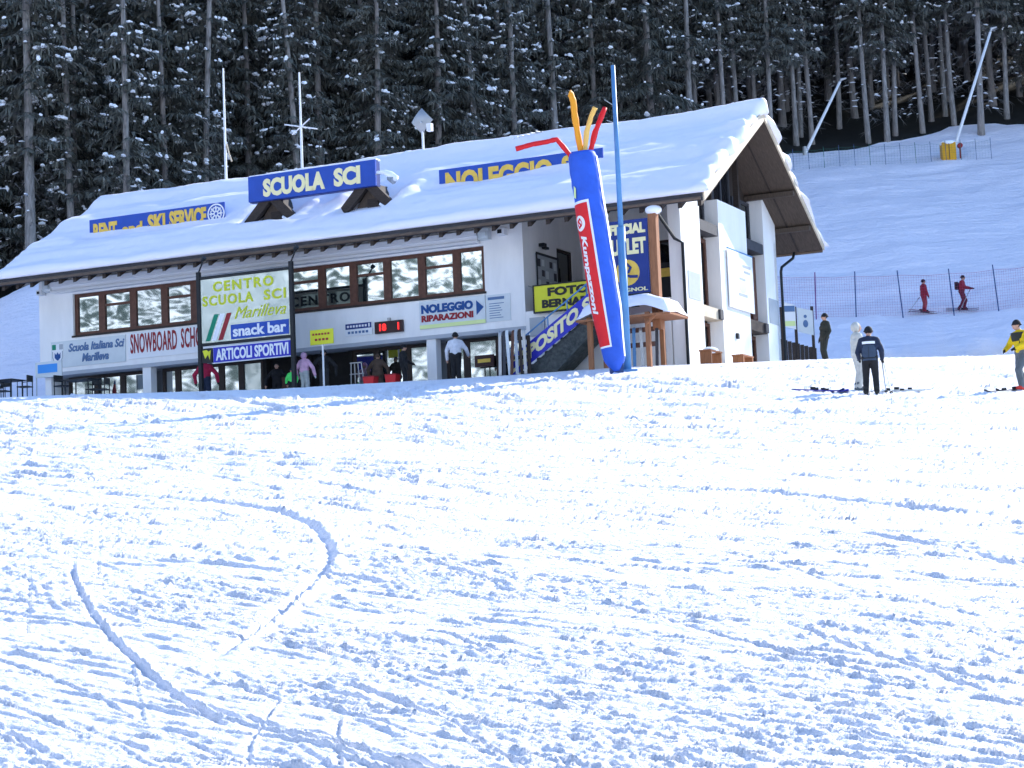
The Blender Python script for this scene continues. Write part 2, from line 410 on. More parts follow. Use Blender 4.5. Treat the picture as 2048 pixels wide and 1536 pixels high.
# hill behind: open snow below, forest floor above
hx = np.linspace(-125, 170, 380)
fl = forest_line(hx) + (fbm(hx * 0.11, hx * 0 + 3, 8, 4) - 0.45) * 7 + 1.0
n1, n2 = 190, 60
HX = np.tile(hx, (n1 + n2 + 1, 1))
HY = np.concatenate([76 + (fl - 76)[None, :] * np.linspace(0, 1, n1 + 1)[:, None], fl[None, :] + (330 - fl)[None, :] * (np.linspace(0, 1, n2 + 1)[1:, None] ** 1.5)])
HZ2 = ground(HX, HY) + (fbm(HX * 0.7, HY * 0.7, 5, 3) - 0.45) * 0.35
ha = HX * 0.94 + HY * 0.34; hb = -HX * 0.34 + HY * 0.94
HZ2[:n1 + 1] -= (0.07 * sstep(0.60, 0.75, vn(ha / 9.0, hb / 1.3, 51)) + 0.05 * sstep(0.62, 0.75, vn(ha / 5.0, hb / 0.9 + 0.06 * ha, 53)))[:n1 + 1] * sstep(86, 92, HY[:n1 + 1])
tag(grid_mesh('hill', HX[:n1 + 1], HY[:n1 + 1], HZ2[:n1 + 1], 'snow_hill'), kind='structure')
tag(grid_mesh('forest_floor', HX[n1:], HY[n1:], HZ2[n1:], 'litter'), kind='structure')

# the slope below and beside the camera, and the valley side opposite (it shows in the windows)
vx = np.linspace(-1400, 900, 90); vy = np.concatenate([np.linspace(-1300, -60, 60), np.linspace(-60, 5.5, 12)[1:]])
VX, VY = np.meshgrid(vx, vy)
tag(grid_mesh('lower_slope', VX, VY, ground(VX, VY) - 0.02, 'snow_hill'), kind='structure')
for side, far in ((-1, 1400), (1, 900)):
    sy_ = np.linspace(5.5, 330, 60)
    w = np.linspace(0, 1, 40) ** 1.8
    W_, SY = np.meshgrid(w, sy_)
    inner = np.where(SY <= 76, 1.6 * SY - 0.3, np.interp(SY, [76, 80], [121.3, 123.0 if side < 0 else 168.0]))
    SX = side * (inner + (far - inner) * W_)
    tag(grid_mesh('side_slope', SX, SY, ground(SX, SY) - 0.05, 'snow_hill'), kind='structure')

m = bpy.data.materials.new('far_wooded_mountain'); m.use_nodes = True
n, l = m.node_tree.nodes, m.node_tree.links
tc = n.new('ShaderNodeTexCoord')
t1 = n.new('ShaderNodeTexNoise'); t1.inputs['Scale'].default_value = 0.16; t1.inputs['Detail'].default_value = 7; t1.inputs['Roughness'].default_value = 0.75; t1.inputs['Distortion'].default_value = 1.0
l.new(tc.outputs['Object'], t1.inputs['Vector'])
rp = n.new('ShaderNodeValToRGB'); e = rp.color_ramp.elements
e[0].position = 0.478; e[0].color = (0.04, 0.06, 0.055, 1)
e[1].position = 0.535; e[1].color = (0.86, 0.88, 0.9, 1)
x = e.new(0.505); x.color = (0.19, 0.24, 0.24, 1)
l.new(t1.outputs['Fac'], rp.inputs[0]); l.new(rp.outputs[0], n['Principled BSDF'].inputs['Base Color'])
n['Principled BSDF'].inputs['Roughness'].default_value = 0.9
M['mountain'] = m
az = np.radians(np.linspace(160, 300, 110)); rr = np.linspace(230, 1300, 70)
RR, AZ = np.meshgrid(rr, az)
MX = RR * np.cos(AZ); MY = RR * np.sin(AZ)
MZ = -40 + np.maximum(RR - 260, 0) * 0.52 * (0.75 + 0.6 * fbm(MX * 0.006, MY * 0.006, 3, 4)) + (fbm(MX * 0.02, MY * 0.02, 6, 4) - 0.45) * 40
tag(grid_mesh('mountain', MX, MY, MZ, 'mountain'), kind='structure')

# ------------------------------------------------------------------ the lodge
YAW = -25.147
BC, BS = math.cos(R(25.147)), math.sin(R(25.147))
BX, BY, BZ = 5.951, 68.0, 6.342
def toW(X, Y, Z): return (BX + X * BC + Y * BS, BY - X * BS + Y * BC, BZ + Z)
def bthing(name, label, cat, X, Y, Z, group=None): return thing(name, label, cat, toW(X, Y, Z), R(YAW), group)
GZ = 0.72   # snow level in front of the lodge, lodge coordinates

def text_geo(s, bold=0.0, shear=0.0, extrude=0.012, size=1.0, spacing=1.0, underline=False):
    cu = bpy.data.curves.new('t', 'FONT'); cu.body = s; cu.size = size; cu.offset = bold; cu.shear = shear
    cu.extrude = extrude; cu.resolution_u = 3; cu.space_character = spacing
    cu.align_x = 'LEFT'
    o = bpy.data.objects.new('t', cu); C.objects.link(o)
    bpy.context.view_layer.update()
    me = bpy.data.meshes.new_from_object(o.evaluated_get(bpy.context.evaluated_depsgraph_get()))
    v = np.zeros(len(me.vertices) * 3); me.vertices.foreach_get('co', v); v = v.reshape(-1, 3)
    f = [tuple(p.vertices) for p in me.polygons]
    bpy.data.objects.remove(o); bpy.data.curves.remove(cu); bpy.data.meshes.remove(me)
    return v, f
def lettering(parent, s, x0, x1, z0, z1, y, m, bold=0.02, shear=0.0, name='lettering', th=0.02, fn=None, spacing=1.0):
    """letters filling the rectangle x0..x1, z0..z1, standing th proud of the plane y (facing -y)"""
    v, f = text_geo(s, bold, shear, spacing=spacing)
    a, b = v.min(0), v.max(0)
    X = x0 + (v[:, 0] - a[0]) / (b[0] - a[0]) * (x1 - x0)
    Z = z0 + (v[:, 1] - a[1]) / (b[1] - a[1]) * (z1 - z0)
    Yv = y - th + (v[:, 2] - a[2]) / max(b[2] - a[2], 1e-6) * 0  # front cap plane
    Yv = np.where(v[:, 2] > 0, y - th, y - 0.001)
    vs = [(X[i], Yv[i], Z[i]) for i in range(len(v))]
    if fn: vs = [fn(p) for p in vs]
    mb = MB(); mb.add(vs, f)
    return mb.build(name, m, parent)

lodge = bthing('ski_lodge', 'long white two-storey ski lodge with brown windows under a thick snowy roof', 'building', 0, 0, 0)
ZB = 0.0
def deck(Y): return 6.02 + 0.58 * (np.minimum(Y, 10.6 - Y) + 1.57)     # underside of the roof deck

# walls of the projecting upper floor
def part(name, m, fn, parent=lodge, smooth=False):
    mb = MB(); fn(mb); return mb.build(name, m, parent, smooth)
part('wall', 'plaster', lambda b: (b.box(-27.2, -5.94, 0, .3, 2.5, 3.87), b.box(-27.2, -5.94, 0.004, .3, 5.53, 6.7), b.box(-27.2, -25.55, .002, .3, 3.87, 5.53), b.box(-7.48, -5.94, .002, .3, 3.87, 5.53)))
part('wall', 'plaster', lambda b: b.box(-27.2, -26.9, .3, 10.6, 0, 6.8))                                   # far end
def slab(b, x0, x1, y0, y1, z0):          # wall slab in the Y direction cut off under the roof
    zz = [(y0, z0), (y1, z0), (y1, float(deck(y1)) - .004), (y0, float(deck(y0)) - .004)]
    b.add([(x, y, z) for x in (x0, x1) for y, z in zz], [(3, 2, 1, 0), (4, 5, 6, 7), (0, 1, 5, 4), (1, 2, 6, 5), (2, 3, 7, 6), (3, 0, 4, 7)])
part('wall', 'plaster', lambda b: (slab(b, -6.24, -5.94, .301, 2.95, 2.5), slab(b, -6.24, -5.94, 2.95, 4.35, 5.68), slab(b, -6.24, -5.94, 4.35, 5.3, 2.5)))   # return wall of the terrace
part('wall', 'plaster', lambda b: (b.box(-6.2, -0.62, 5.3, 5.6, 2.5, 9.7)))                               # back of the terrace
part('wall', 'plaster', lambda b: b.box(-5.94, -0.5, 0.01, .3, 0, 3.0))                                      # terrace parapet
part('wall', 'plaster', lambda b: b.box(-27.2, 0, 10.3, 10.6, 0, 6.2))                                     # rear
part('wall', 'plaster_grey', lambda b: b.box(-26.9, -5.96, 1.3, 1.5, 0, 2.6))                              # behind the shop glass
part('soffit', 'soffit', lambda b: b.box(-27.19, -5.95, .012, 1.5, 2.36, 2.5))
part('terrace_floor', 'snow_roof', lambda b: b.box(-5.93, -.62, .3, 5.3, 2.6, 2.9))  # snow-white surface chosen to bounce light into the recess
part('wall_joint', 'soffit', lambda b: b.box(-5.938, -5.93, .3, .99, 3.93, 3.97))
# gable wall: three panels with two recessed strips
def wallA(b): b.add([(0, 0, 0), (0, 1.95, 0), (0, 1.95, float(deck(1.95))), (0, 0, float(deck(0))), (-.45, 0, 0), (-.45, 1.95, 0), (-.45, 1.95, float(deck(1.95))), (-.45, 0, float(deck(0)))],
                    [(0, 1, 2, 3), (7, 6, 5, 4), (0, 3, 7, 4), (1, 5, 6, 2), (3, 2, 6, 7)])
part('wall', 'plaster', wallA)
part('wall', 'plaster', lambda b: b.box(-.6, 0, 3.95, 7.05, 0, 6.93))
def wallC(b):
    y0, y1 = 9.1, 10.6
    b.add([(0, y0, 0), (0, y1, 0), (0, y1, float(deck(y1))), (0, y0, float(deck(y0))), (-.6, y0, 0), (-.6, y1, 0), (-.6, y1, float(deck(y1))), (-.6, y0, float(deck(y0)))],
          [(0, 1, 2, 3), (7, 6, 5, 4), (0, 3, 7, 4), (1, 5, 6, 2), (3, 2, 6, 7)])
part('wall', 'plaster', wallC)
part('gable_back', 'wood_dark', lambda b: b.prism([(1.95, 0), (9.1, 0), (9.1, float(deck(9.1))), (5.3, float(deck(5.3))), (1.95, float(deck(1.95)))], 0.6, 0.75) if False else b.add(
    [(-.62, y, z) for y, z in ((1.9, 0), (9.15, 0), (9.15, float(deck(9.15))), (5.3, float(deck(5.3))), (1.9, float(deck(1.9))))] + [(-.8, y, z) for y, z in ((1.9, 0), (9.15, 0), (9.15, float(deck(9.15))), (5.3, float(deck(5.3))), (1.9, float(deck(1.9))))],
    [(0, 1, 2, 3, 4), (9, 8, 7, 6, 5)] + [(i, i + 5, (i + 1) % 5 + 5, (i + 1) % 5) for i in range(5)]))
TX = lambda x0: (lambda p: (x0 - p[1], p[0], p[2]))      # map a facade-facing part onto the gable (u -> Y, depth -> -X)
def window(parent, u0, u1, z0, z1, y, bar=.15, dep=.1, fm='wood_frame', gm='glass', transom=None, T=None, name='window', label=None, mull=()):
    b = MB(T)
    b.box(u0, u0 + bar, y, y + dep, z0, z1); b.box(u1 - bar, u1, y, y + dep, z0, z1)
    b.box(u0 + bar, u1 - bar, y + .002, y + dep, z0, z0 + bar * .9); b.box(u0 + bar, u1 - bar, y + .002, y + dep, z1 - bar * .9, z1)
    if transom: b.box(u0 + bar, u1 - bar, y + .01, y + dep, transom - .045, transom + .045)
    for q in mull: b.box(q - .06, q + .06, y + .008, y + dep, z0 + bar * .9, z1 - bar * .9)
    w = b.build(name, fm, parent)
    g = MB(T); g.box(u0 + bar, u1 - bar, y + dep * .55, y + dep * .75, z0 + bar * .9, z1 - bar * .9)
    tilt = random.uniform(-.012, .012)
    g.v = [(p[0], p[1] + (tilt if (i % 4) in (1, 2) else 0), p[2]) for i, p in enumerate(g.v)] if T is None else g.v
    g.build('pane', gm, w)
    if label: w['label'] = label
    return w
# upper window band: thirteen lights
wx = [-25.55, -24.25, -22.77, -21.30, -19.94, -18.52, -17.10, -15.68, -14.27, -12.92, -11.50, -10.07, -8.65, -7.48]
for i in range(13):
    window(lodge, wx[i], wx[i + 1], 3.87, 5.53, .12, .15, .12, transom=(4.98 if i % 2 else None))
part('sill', 'wood_dark', lambda b: b.box(-25.6, -7.43, -.05, .2, 3.80, 3.875))
part('awning_cassette', 'awning', lambda b: (b.box(-26.4, -7.6, -.34, -.004, 5.86, 6.04), b.box(-26.4, -7.6, -.24, -.004, 5.72, 5.858), b.box(-26.4, -7.6, -.30, -.004, 5.60, 5.70)))
for X in (-26.6, -7.35): part('awning_bracket', 'off_white', lambda b: (b.box(X - .2, X + .2, -.3, -.002, 5.7, 6.1), b.box(X - .1, X + .15, -.4, -.3, 5.8, 5.95)))
cm = part('security_camera', 'white_metal', lambda b: (b.box(-6.82, -6.5, -.3, -.002, 5.78, 6.02),)); part('lens', 'black_metal', lambda b: b.box(-6.76, -6.6, -.33, -.301, 5.84, 5.98), cm)
cm = part('security_camera', 'white_metal', lambda b: (b.box(-27.1, -26.85, -.3, -.002, 5.6, 5.8),)); part('lens', 'black_metal', lambda b: b.box(-27.05, -26.95, -.33, -.301, 5.64, 5.74), cm)
# ground floor: pillars and shop windows
for X in (-22.35, -9.95): part('pillar', 'plaster', lambda b: b.box(X, X + .38, .08, .46, 0, 2.36))
part('pillar', 'plaster', lambda b: b.box(-6.2, -5.95, .02, .5, 0, 2.36))
gw = [(-26.4, -25.0, 0), (-25.0, -23.8, 0), (-23.8, -22.35, 0), (-21.9, -21.2, 1), (-21.2, -19.2, 0), (-19.2, -18.3, 0), (-18.3, -17.3, 2), (-13.4, -12.4, 1), (-12.4, -11.1, 0), (-11.1, -10.0, 0), (-9.5, -8.7, 1), (-8.7, -7.4, 0), (-7.4, -6.25, 0)]
for a, b_, k in gw:
    window(lodge, a, b_, 0.1, 2.32, .75, .12, .1, fm='wood_dark', gm=('glass_low', 'glass_low', 'plexi')[k], name='shop_window')
part('door', 'dark_room', lambda b: (b.box(-17.2, -13.5, 1.0, 1.1, 0.1, 2.32), b.box(-17.28, -17.12, .7, 1.0, .1, 2.32), b.box(-15.5, -15.3, .9, .995, .1, 2.32), b.box(-13.55, -13.4, .7, 1.0, .1, 2.32)))  # near-black slab paints the unlit interior behind the open entrance
part('door_leaf', 'glass_low', lambda b: b.box(-16.1, -15.55, .88, .93, .2, 2.0))
part('shelf_lining', 'wood_frame', lambda b: (b.box(-16.95, -16.4, .9, .99, .2, 1.6)))
# terrace: notice board, doors, meter box
part('notice_board', 'plaster_grey', lambda b: (b.box(-5.935, -5.88, 1.0, 2.85, 3.9, 5.22, 0)))
nb = [o for o in lodge.children if o.name.startswith('notice_board')][0]
part('board_frame', 'black_metal', lambda b: (b.box(-5.88, -5.85, .95, 2.9, 5.18, 5.26), b.box(-5.88, -5.85, .95, 1.03, 3.9, 5.18), b.box(-5.88, -5.85, 2.82, 2.9, 3.9, 5.18)), nb)
for q in range(5):
    for w_ in range(3): part('notice', ('off_white', 'soffit', 'wood_slate')[(q + w_) % 3], lambda b: b.box(-5.879, -5.872, 1.08 + q * .35, 1.32 + q * .35, 4.0 + w_ * .38 + (q % 2) * .05, 4.28 + w_ * .38), nb)
part('wall_lamp', 'black_metal', lambda b: (b.box(-5.93, -5.72, 1.35, 1.6, 5.5, 5.62), b.box(-5.85, -5.7, 1.45, 1.75, 5.42, 5.5)))
window(lodge, 2.98, 4.33, 2.95, 5.66, 0.03, .1, .1, fm='wood_dark', gm='glass_dark', T=TX(-5.94), name='door')
window(lodge, -5.2, -3.9, 2.95, 5.3, 5.22, .1, .08, fm='wood_dark', gm='glass_dark', name='door')
window(lodge, -2.9, -1.0, 3.4, 5.9, 5.22, .1, .08, fm='wood_dark', gm='glass_dark', name='window')
part('meter_box', 'plaster_grey', lambda b: b.box(-5.75, -5.2, -.1, .008, 2.1, 2.75))
# gable openings
for (a, c, zt) in ((1.97, 3.93, 0), (7.07, 9.08, 0)):
    T = TX(-.5)
    window(lodge, a, c, 5.98, 7.6, 0, .14, .1, fm='wood_slate', gm='glass_dark', T=T, mull=((a + c) / 2,))
    window(lodge, a, c, 2.98, 5.5, 0, .16, .1, fm='wood_frame', gm='glass_dark', T=T, transom=None, mull=((a + c) / 2,))
    window(lodge, a, c, .1, 2.45, 0, .14, .1, fm='wood_frame', gm='glass_dark', T=T, name='door', mull=((a + c) / 2,))
    part('spandrel_panel', 'wood_slate', lambda b: b.box(-.5, -.03, a, c, 5.58, 5.96))
    part('spandrel_panel', 'wood_pale' if a < 5 else 'wood_under', lambda b: (b.box(-.5, -.04, a, c, 2.52, 2.92)))
    part('beam_end', 'wood_slate', lambda b: b.box(-.3, .05, c - .35, c - .02, 2.55, 2.9))
window(lodge, 4.1, 6.9, 6.95, 8.95, 0, .14, .1, fm='wood_slate', gm='glass_dark', T=TX(-.5), mull=(5.0, 5.9))
part('timber_post', 'wood_dark', lambda b: (b.box(-.4, -.2, 3.9, 4.08, 6.94, 8.9), b.box(-.4, -.2, 6.95, 7.1, 6.94, 8.9)))
part('shutter', 'wood_frame', lambda b: b.box(-.48, -.30, 2.0, 2.7, 2.95, 5.5))
part('shutter', 'wood_frame', lambda b: b.box(-.48, -.36, 8.5, 9.05, 2.95, 5.5))
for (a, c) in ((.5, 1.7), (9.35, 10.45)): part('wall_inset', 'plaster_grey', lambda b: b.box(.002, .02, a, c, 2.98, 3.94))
part('wall_vent', 'black_metal', lambda b: (b.box(.002, .08, 5.25, 5.45, 2.0, 2.2)))
# rainwater pipes
part('downpipe', 'black_metal', lambda b: b.tube([(-.3, -1.5, 6.0), (-.3, -1.42, 5.7), (-.15, -.2, 4.95), (.08, -.08, 4.8), (.08, -.08, .2)], .055, 8))
part('downpipe', 'black_metal', lambda b: b.tube([(.3, 12.0, 6.0), (.3, 11.8, 5.75), (.12, 10.85, 5.3), (.12, 10.72, 5.1), (.12, 10.72, .3)], .055, 8))

# roof
roof = MB()
e0, rg, e1 = -1.57, 5.3, 12.17
xl, xr = -28.1, 1.42
th = .2
prof = [(e0, float(deck(e0))), (rg, float(deck(rg))), (e1, float(deck(e1))), (e1, float(deck(e1)) + th), (rg, float(deck(rg)) + th), (e0, float(deck(e0)) + th)]
roof.add([(x, y, z) for x in (xl, xr) for y, z in prof], [(0, 5, 4, 1), (1, 4, 3, 2), (6, 7, 10, 11), (7, 8, 9, 10), (0, 1, 7, 6), (1, 2, 8, 7), (2, 3, 9, 8), (3, 4, 10, 9), (4, 5, 11, 10), (5, 0, 6, 11)])
roof = roof.build('roof', 'wood_under', lodge)
part('bargeboard', 'wood_pale', lambda b: b.add([(x, y, z + dz) for x in (xr + .003, xr + .06) for y, z in ((e0 - .02, float(deck(e0))), (rg, float(deck(rg)))) for dz in (-.16, .25)], [(0, 2, 3, 1), (4, 5, 7, 6), (0, 4, 6, 2), (1, 3, 7, 5), (0, 1, 5, 4), (2, 6, 7, 3)]), roof)
part('bargeboard', 'wood_pale', lambda b: b.add([(x, y, z + dz) for x in (xr + .003, xr + .06) for y, z in ((rg + .003, float(deck(rg))), (e1 + .02, float(deck(e1)))) for dz in (-.02, .24)], [(0, 2, 3, 1), (4, 5, 7, 6), (0, 4, 6, 2), (1, 3, 7, 5), (0, 1, 5, 4), (2, 6, 7, 3)]), roof)
part('fascia', 'wood_slate', lambda b: b.box(xl, xr, e0 - .05, e0 - .003, 5.88, 6.24), roof)
part('gutter', 'copper', lambda b: b.tube([(xl, e0 - .12, 5.95), (xr - .05, e0 - .12, 5.95)], .06, 8), roof)
part('gutter', 'copper', lambda b: b.tube([(xl, e1 + .1, 6.0), (xr - .05, e1 + .1, 6.0)], .07, 8), roof)
raf = None
for i in range(43):
    X = -27.7 + i * .69
    if raf is None:
        b = MB(); b.add([(x, y, float(deck(y)) + dz) for x in (-.07, .07) for y in (e0 + .01, .2) for dz in (-.32, -.003)], [(0, 2, 3, 1), (4, 5, 7, 6), (0, 4, 6, 2), (1, 3, 7, 5), (0, 1, 5, 4), (2, 6, 7, 3)])
        raf = b.mesh('rafter', 'wood_dark')
    o = link('rafter', raf, roof); o.location = (X, 0, 0)
for (y, s_) in ((5.3, .26), (8.9, .2), (1.7, .2), (10.75, .2)):
    part('purlin', 'wood_under', lambda b: b.box(-.6, xr - .06, y - s_ / 2, y + s_ / 2, float(deck(y)) - s_ * .9 - .06, float(deck(y)) - .06), roof)
part('soffit_batten', 'wood_dark', lambda b: [b.add([(x, y, float(deck(y)) + dz) for x in (xx - .03, xx + .03) for y in (5.45, 12.1) for dz in (-.03, -.002)], [(0, 2, 3, 1), (4, 5, 7, 6), (0, 4, 6, 2), (1, 3, 7, 5), (0, 1, 5, 4), (2, 6, 7, 3)]) for xx in (.45,)], roof)

# snow lying on the roof
def roof_snow():
    nx, ny = 420, 130
    xs = np.linspace(xl - .12, xr + .16, nx); ss = np.linspace(0, 1, ny)
    Yp = e0 - .13 + ss * (e1 + .14 - (e0 - .13))
    X, Y = np.meshgrid(xs, Yp)
    bz = 6.02 + .58 * (np.minimum(Y, 10.6 - Y) + 1.57) + th
    bz = np.where(np.abs(Y - rg) < .5, bz - .05 * (1 - np.abs(Y - rg) / .5), bz)
    t = .30 + (fbm(X * .35, Y * .8, 3, 3) - .45) * .22 + (fbm(X * 1.6, Y * 2.4, 23, 3) - .45) * .09 + (fbm(X * .12 + Y * .1, Y * 1.3, 9, 3) - .45) * .35
    # melt terraces running along the slope
    t += .07 * np.sin(Y * 2.3 + 1.5 * fbm(X * .15, Y * .2, 4, 2) * 4)
    # lumps along the verge
    ver = np.exp(-((X - xr - .1) / .9) ** 2)
    ver = ver * np.where(Y > rg + .3, .3, 1.0)
    t += ver * (np.maximum(0, vn(X * 1.9, Y * 2.9, 12) - .30) * .34 + .02)
    t += .12 * np.exp(-((Y - rg) / .5) ** 2)
    # drifts against the boards on the roof
    for (a, c, yb, hgt) in ((-25.9, -19.2, 1.30, -.17), (-10.2, -3.3, 1.75, -.02)):
        inb = sstep(a - .5, a + .3, X) * (1 - sstep(c - .3, c + .5, X))
        t += inb * hgt * np.exp(-((Y - yb + .3) / .38) ** 2)
    for (a, c) in ((-17.75, -15.55), (-13.5, -11.35)):      # hollow in front of the little gables, banked at the sides
        inb = sstep(a - .1, a + .15, X) * (1 - sstep(c - .15, c + .1, X))
        t -= inb * .28 * (1 - sstep(.7, 1.2, Y)) * sstep(-.3, .3, Y)
        for q in (a - .45, c + .35): t += .28 * np.exp(-((X - q) / .4) ** 2 - ((Y - 1.3) / .9) ** 2)
    edge = np.minimum(np.minimum(X - xs[0], xs[-1] - X), np.minimum(Y - Yp[0], Yp[-1] - Y))
    t = np.maximum(t, .06)
    rnd = np.sqrt(np.clip(1 - (1 - np.clip(edge / .22, 0, 1)) ** 2, 0, 1))
    Zt = bz + t * rnd - .02
    Zt = np.where(edge <= 1e-6, bz + .03 - .05 * vn(X * 3, Y * 3, 8), Zt)
    Xo = X + (np.abs(X - xr) < .8) * (vn(Y * 2.2, X * 0 + 3, 5) - .5) * .35 * sstep(xr - .8, xr + .1, X)
    Yo = Y - (Y < e0 + .3) * (vn(X * .9, X * 0, 7) * .10)
    co = np.stack([Xo, Yo, Zt], -1).reshape(-1, 3)
    bot = np.stack([np.clip(X, xl - .02, xr + .02), np.clip(Y, e0 - .06, e1 + .02), bz - .0], -1).reshape(-1, 3)
    idx = np.arange(nx * ny).reshape(ny, nx)
    q = np.stack([idx[:-1, :-1], idx[:-1, 1:], idx[1:, 1:], idx[1:, :-1]], -1).reshape(-1, 4).tolist()
    rim = idx[0, :].tolist() + idx[1:, -1].tolist() + idx[-1, -2::-1].tolist() + idx[-2:0:-1, 0].tolist()
    b = MB(); vs = [tuple(p) for p in co]; k0 = len(vs); vs += [tuple(bot[i]) for i in rim]
    k = len(rim)
    q += [(rim[(i + 1) % k], rim[i], k0 + i, k0 + (i + 1) % k) for i in range(k)]
    b.add(vs, q)
    return b.build('roof_snow', 'snow_roof', roof, True)
roof_snow()
# two small timber gables that carry the big board
for X in (-16.62, -12.43):
    g = part('dormer', 'wood_dark', lambda b: (b.beam((X - 1.05, .55, 7.45), (X - .02, .55, 8.5), .35, .22, up=(0, 1, 0)), b.beam((X + 1.05, .55, 7.45), (X + .02, .55, 8.5), .35, .22, up=(0, 1, 0)),
        b.add([(X - 1.1, .6, 7.4), (X + 1.1, .6, 7.4), (X, .6, 8.5), (X - .3, 2.6, 8.4), (X + .3, 2.6, 8.4), (X, 2.6, 8.62)], [(0, 2, 5, 3), (1, 4, 5, 2)])), roof)
    part('dormer_face', 'wood_under', lambda b: b.prism([(X - .85, 7.3), (X + .85, 7.3), (X, 8.35)], .75, .85), g)
    part('dormer_louvre', 'wood_dark', lambda b: b.box(X - .1, X + .35, .70, .748, 7.4, 7.9), g)
    part('dormer_snow', 'snow_clump', lambda b: b.tube([(X + .55, .45, 7.62), (X + .8, .5, 7.45), (X + 1.0, .5, 7.32)], [.05, .09, .06], 6), g, True)

part('terrace_bounce_panel', 'plaster', lambda b: b.add([(x, y, float(deck(y)) - .22 + dz) for x in (-5.93, -.46) for y in (-.1, 5.28) for dz in (-.03, 0)], [(0, 2, 3, 1), (4, 5, 7, 6), (0, 4, 6, 2), (1, 3, 7, 5), (0, 1, 5, 4), (2, 6, 7, 3)]))  # white panel added under the rafters to brighten the terrace recess
# outside stair up to the terrace
stair = part('staircase', 'stone', lambda b: b.add([(x, y, z) for y in (-1.45, -.25) for x, z in ((-6.0, .3), (-4.6, .3), (-1.9, 2.62), (-1.2, 2.62), (-1.2, 2.95), (-2.2, 2.95))],
    [(0, 1, 2, 3, 4, 5), (11, 10, 9, 8, 7, 6)] + [(i, i + 6, (i + 1) % 6 + 6, (i + 1) % 6) for i in range(6)]))
for i in range(13):
    t = i / 12
    X, Z = -5.85 + t * 3.65, .5 + t * 2.45
    part('step', 'stone', lambda b: b.box(X, X + .33, -1.4, -.3, Z - .14, Z + .06), stair)
part('handrail', 'pole_blue', lambda b: (b.tube([(-5.9, -1.5, 1.55), (-2.2, -1.5, 4.0), (-1.3, -1.5, 4.0)], .03, 6), b.tube([(-5.9, -.2, 1.6), (-2.2, -.2, 4.05)], .03, 6)), stair)
for i in range(6):
    t = i / 5
    part('baluster', 'pole_blue', lambda b: b.tube([(-5.9 + 3.7 * t, -1.5, .6 + 2.4 * t), (-5.9 + 3.7 * t, -1.5, 1.55 + 2.45 * t)], .022, 6), stair)
part('stair_snow', 'snow_roof', lambda b: (b.add([(x, y, z) for y in (-1.42, -.3) for x, z in ((-6.0, .4), (-4.9, .75), (-4.2, 1.1), (-4.3, 1.35), (-5.2, 1.0), (-6.0, .62))], [(0, 1, 2, 3, 4, 5), (11, 10, 9, 8, 7, 6)] + [(i, i + 6, (i + 1) % 6 + 6, (i + 1) % 6) for i in range(6)])), stair) if False else None

# ------------------------------------------------------------------ signs
def board(name, label, X0, X1, Z0, Z1, Y, m, th=.06, cat='sign', frame=None):
    t = bthing(name, label, cat, (X0 + X1) / 2, Y, Z0)
    w, h = X1 - X0, Z1 - Z0
    MB().box(-w / 2, w / 2, -th, 0, 0, h).build('panel', m, t)
    if frame:
        b = MB(); f = .05
        b.box(-w / 2 - f, w / 2 + f, -th - .02, .01, h, h + f); b.box(-w / 2 - f, w / 2 + f, -th - .02, .01, -f, 0)
        b.box(-w / 2 - f, -w / 2, -th - .02, .01, .001, h - .001); b.box(w / 2, w / 2 + f, -th - .02, .01, .001, h - .001); b.build('frame', frame, t)
    t['w'] = w; t['h'] = h
    return t
def put(t, s, u0, u1, v0, v1, m, bold=.03, shear=0.0, th=.06, name='lettering', spacing=1.0, fn=None):
    w, h = t['w'], t['h']
    return lettering(t, s, -w / 2 + u0 * w, -w / 2 + u1 * w, v0 * h, v1 * h, -th, m, bold, shear, name, spacing=spacing, fn=fn)
def clean(t):
    del t['w']; del t['h']

t = board('roof_sign', 'blue board with yellow RENT and SKI SERVICE lettering half sunk in roof snow', -25.75, -19.3, 7.6, 8.72, 1.5, 'sign_blue')
put(t, 'RENT', .03, .21, .22, .84, 'sign_yellow', .05); put(t, 'and', .25, .40, .26, .72, 'sign_yellow', .04)
put(t, 'SKI', .44, .57, .26, .90, 'sign_yellow', .05); put(t, 'SERVICE', .60, .87, .28, .92, 'sign_yellow', .05)
b = MB(); cx, cz, y = t['w'] * .44, t['h'] * .62, -.062
for k in range(24):
    a0, a1 = 2 * math.pi * k / 24, 2 * math.pi * (k + 1) / 24
    b.add([(cx + r * math.cos(a), y - .01, cz + r * math.sin(a)) for r in (.34, .40) for a in (a0, a1)], [(0, 2, 3, 1)])
for k in range(8):
    a = math.pi * k / 4
    b.beam((cx + .06 * math.cos(a), y - .01, cz + .06 * math.sin(a)), (cx + .30 * math.cos(a), y - .01, cz + .30 * math.sin(a)), .06, .02, up=(0, 1, 0))
    b.beam((cx + .19 * math.cos(a), y - .01, cz + .19 * math.sin(a)), (cx + .27 * math.cos(a + .35), y - .01, cz + .27 * math.sin(a + .35)), .04, .02, up=(0, 1, 0))
    b.beam((cx + .19 * math.cos(a), y - .01, cz + .19 * math.sin(a)), (cx + .27 * math.cos(a - .35), y - .01, cz + .27 * math.sin(a - .35)), .04, .02, up=(0, 1, 0))
b.build('snowflake_emblem', 'white', t); clean(t)

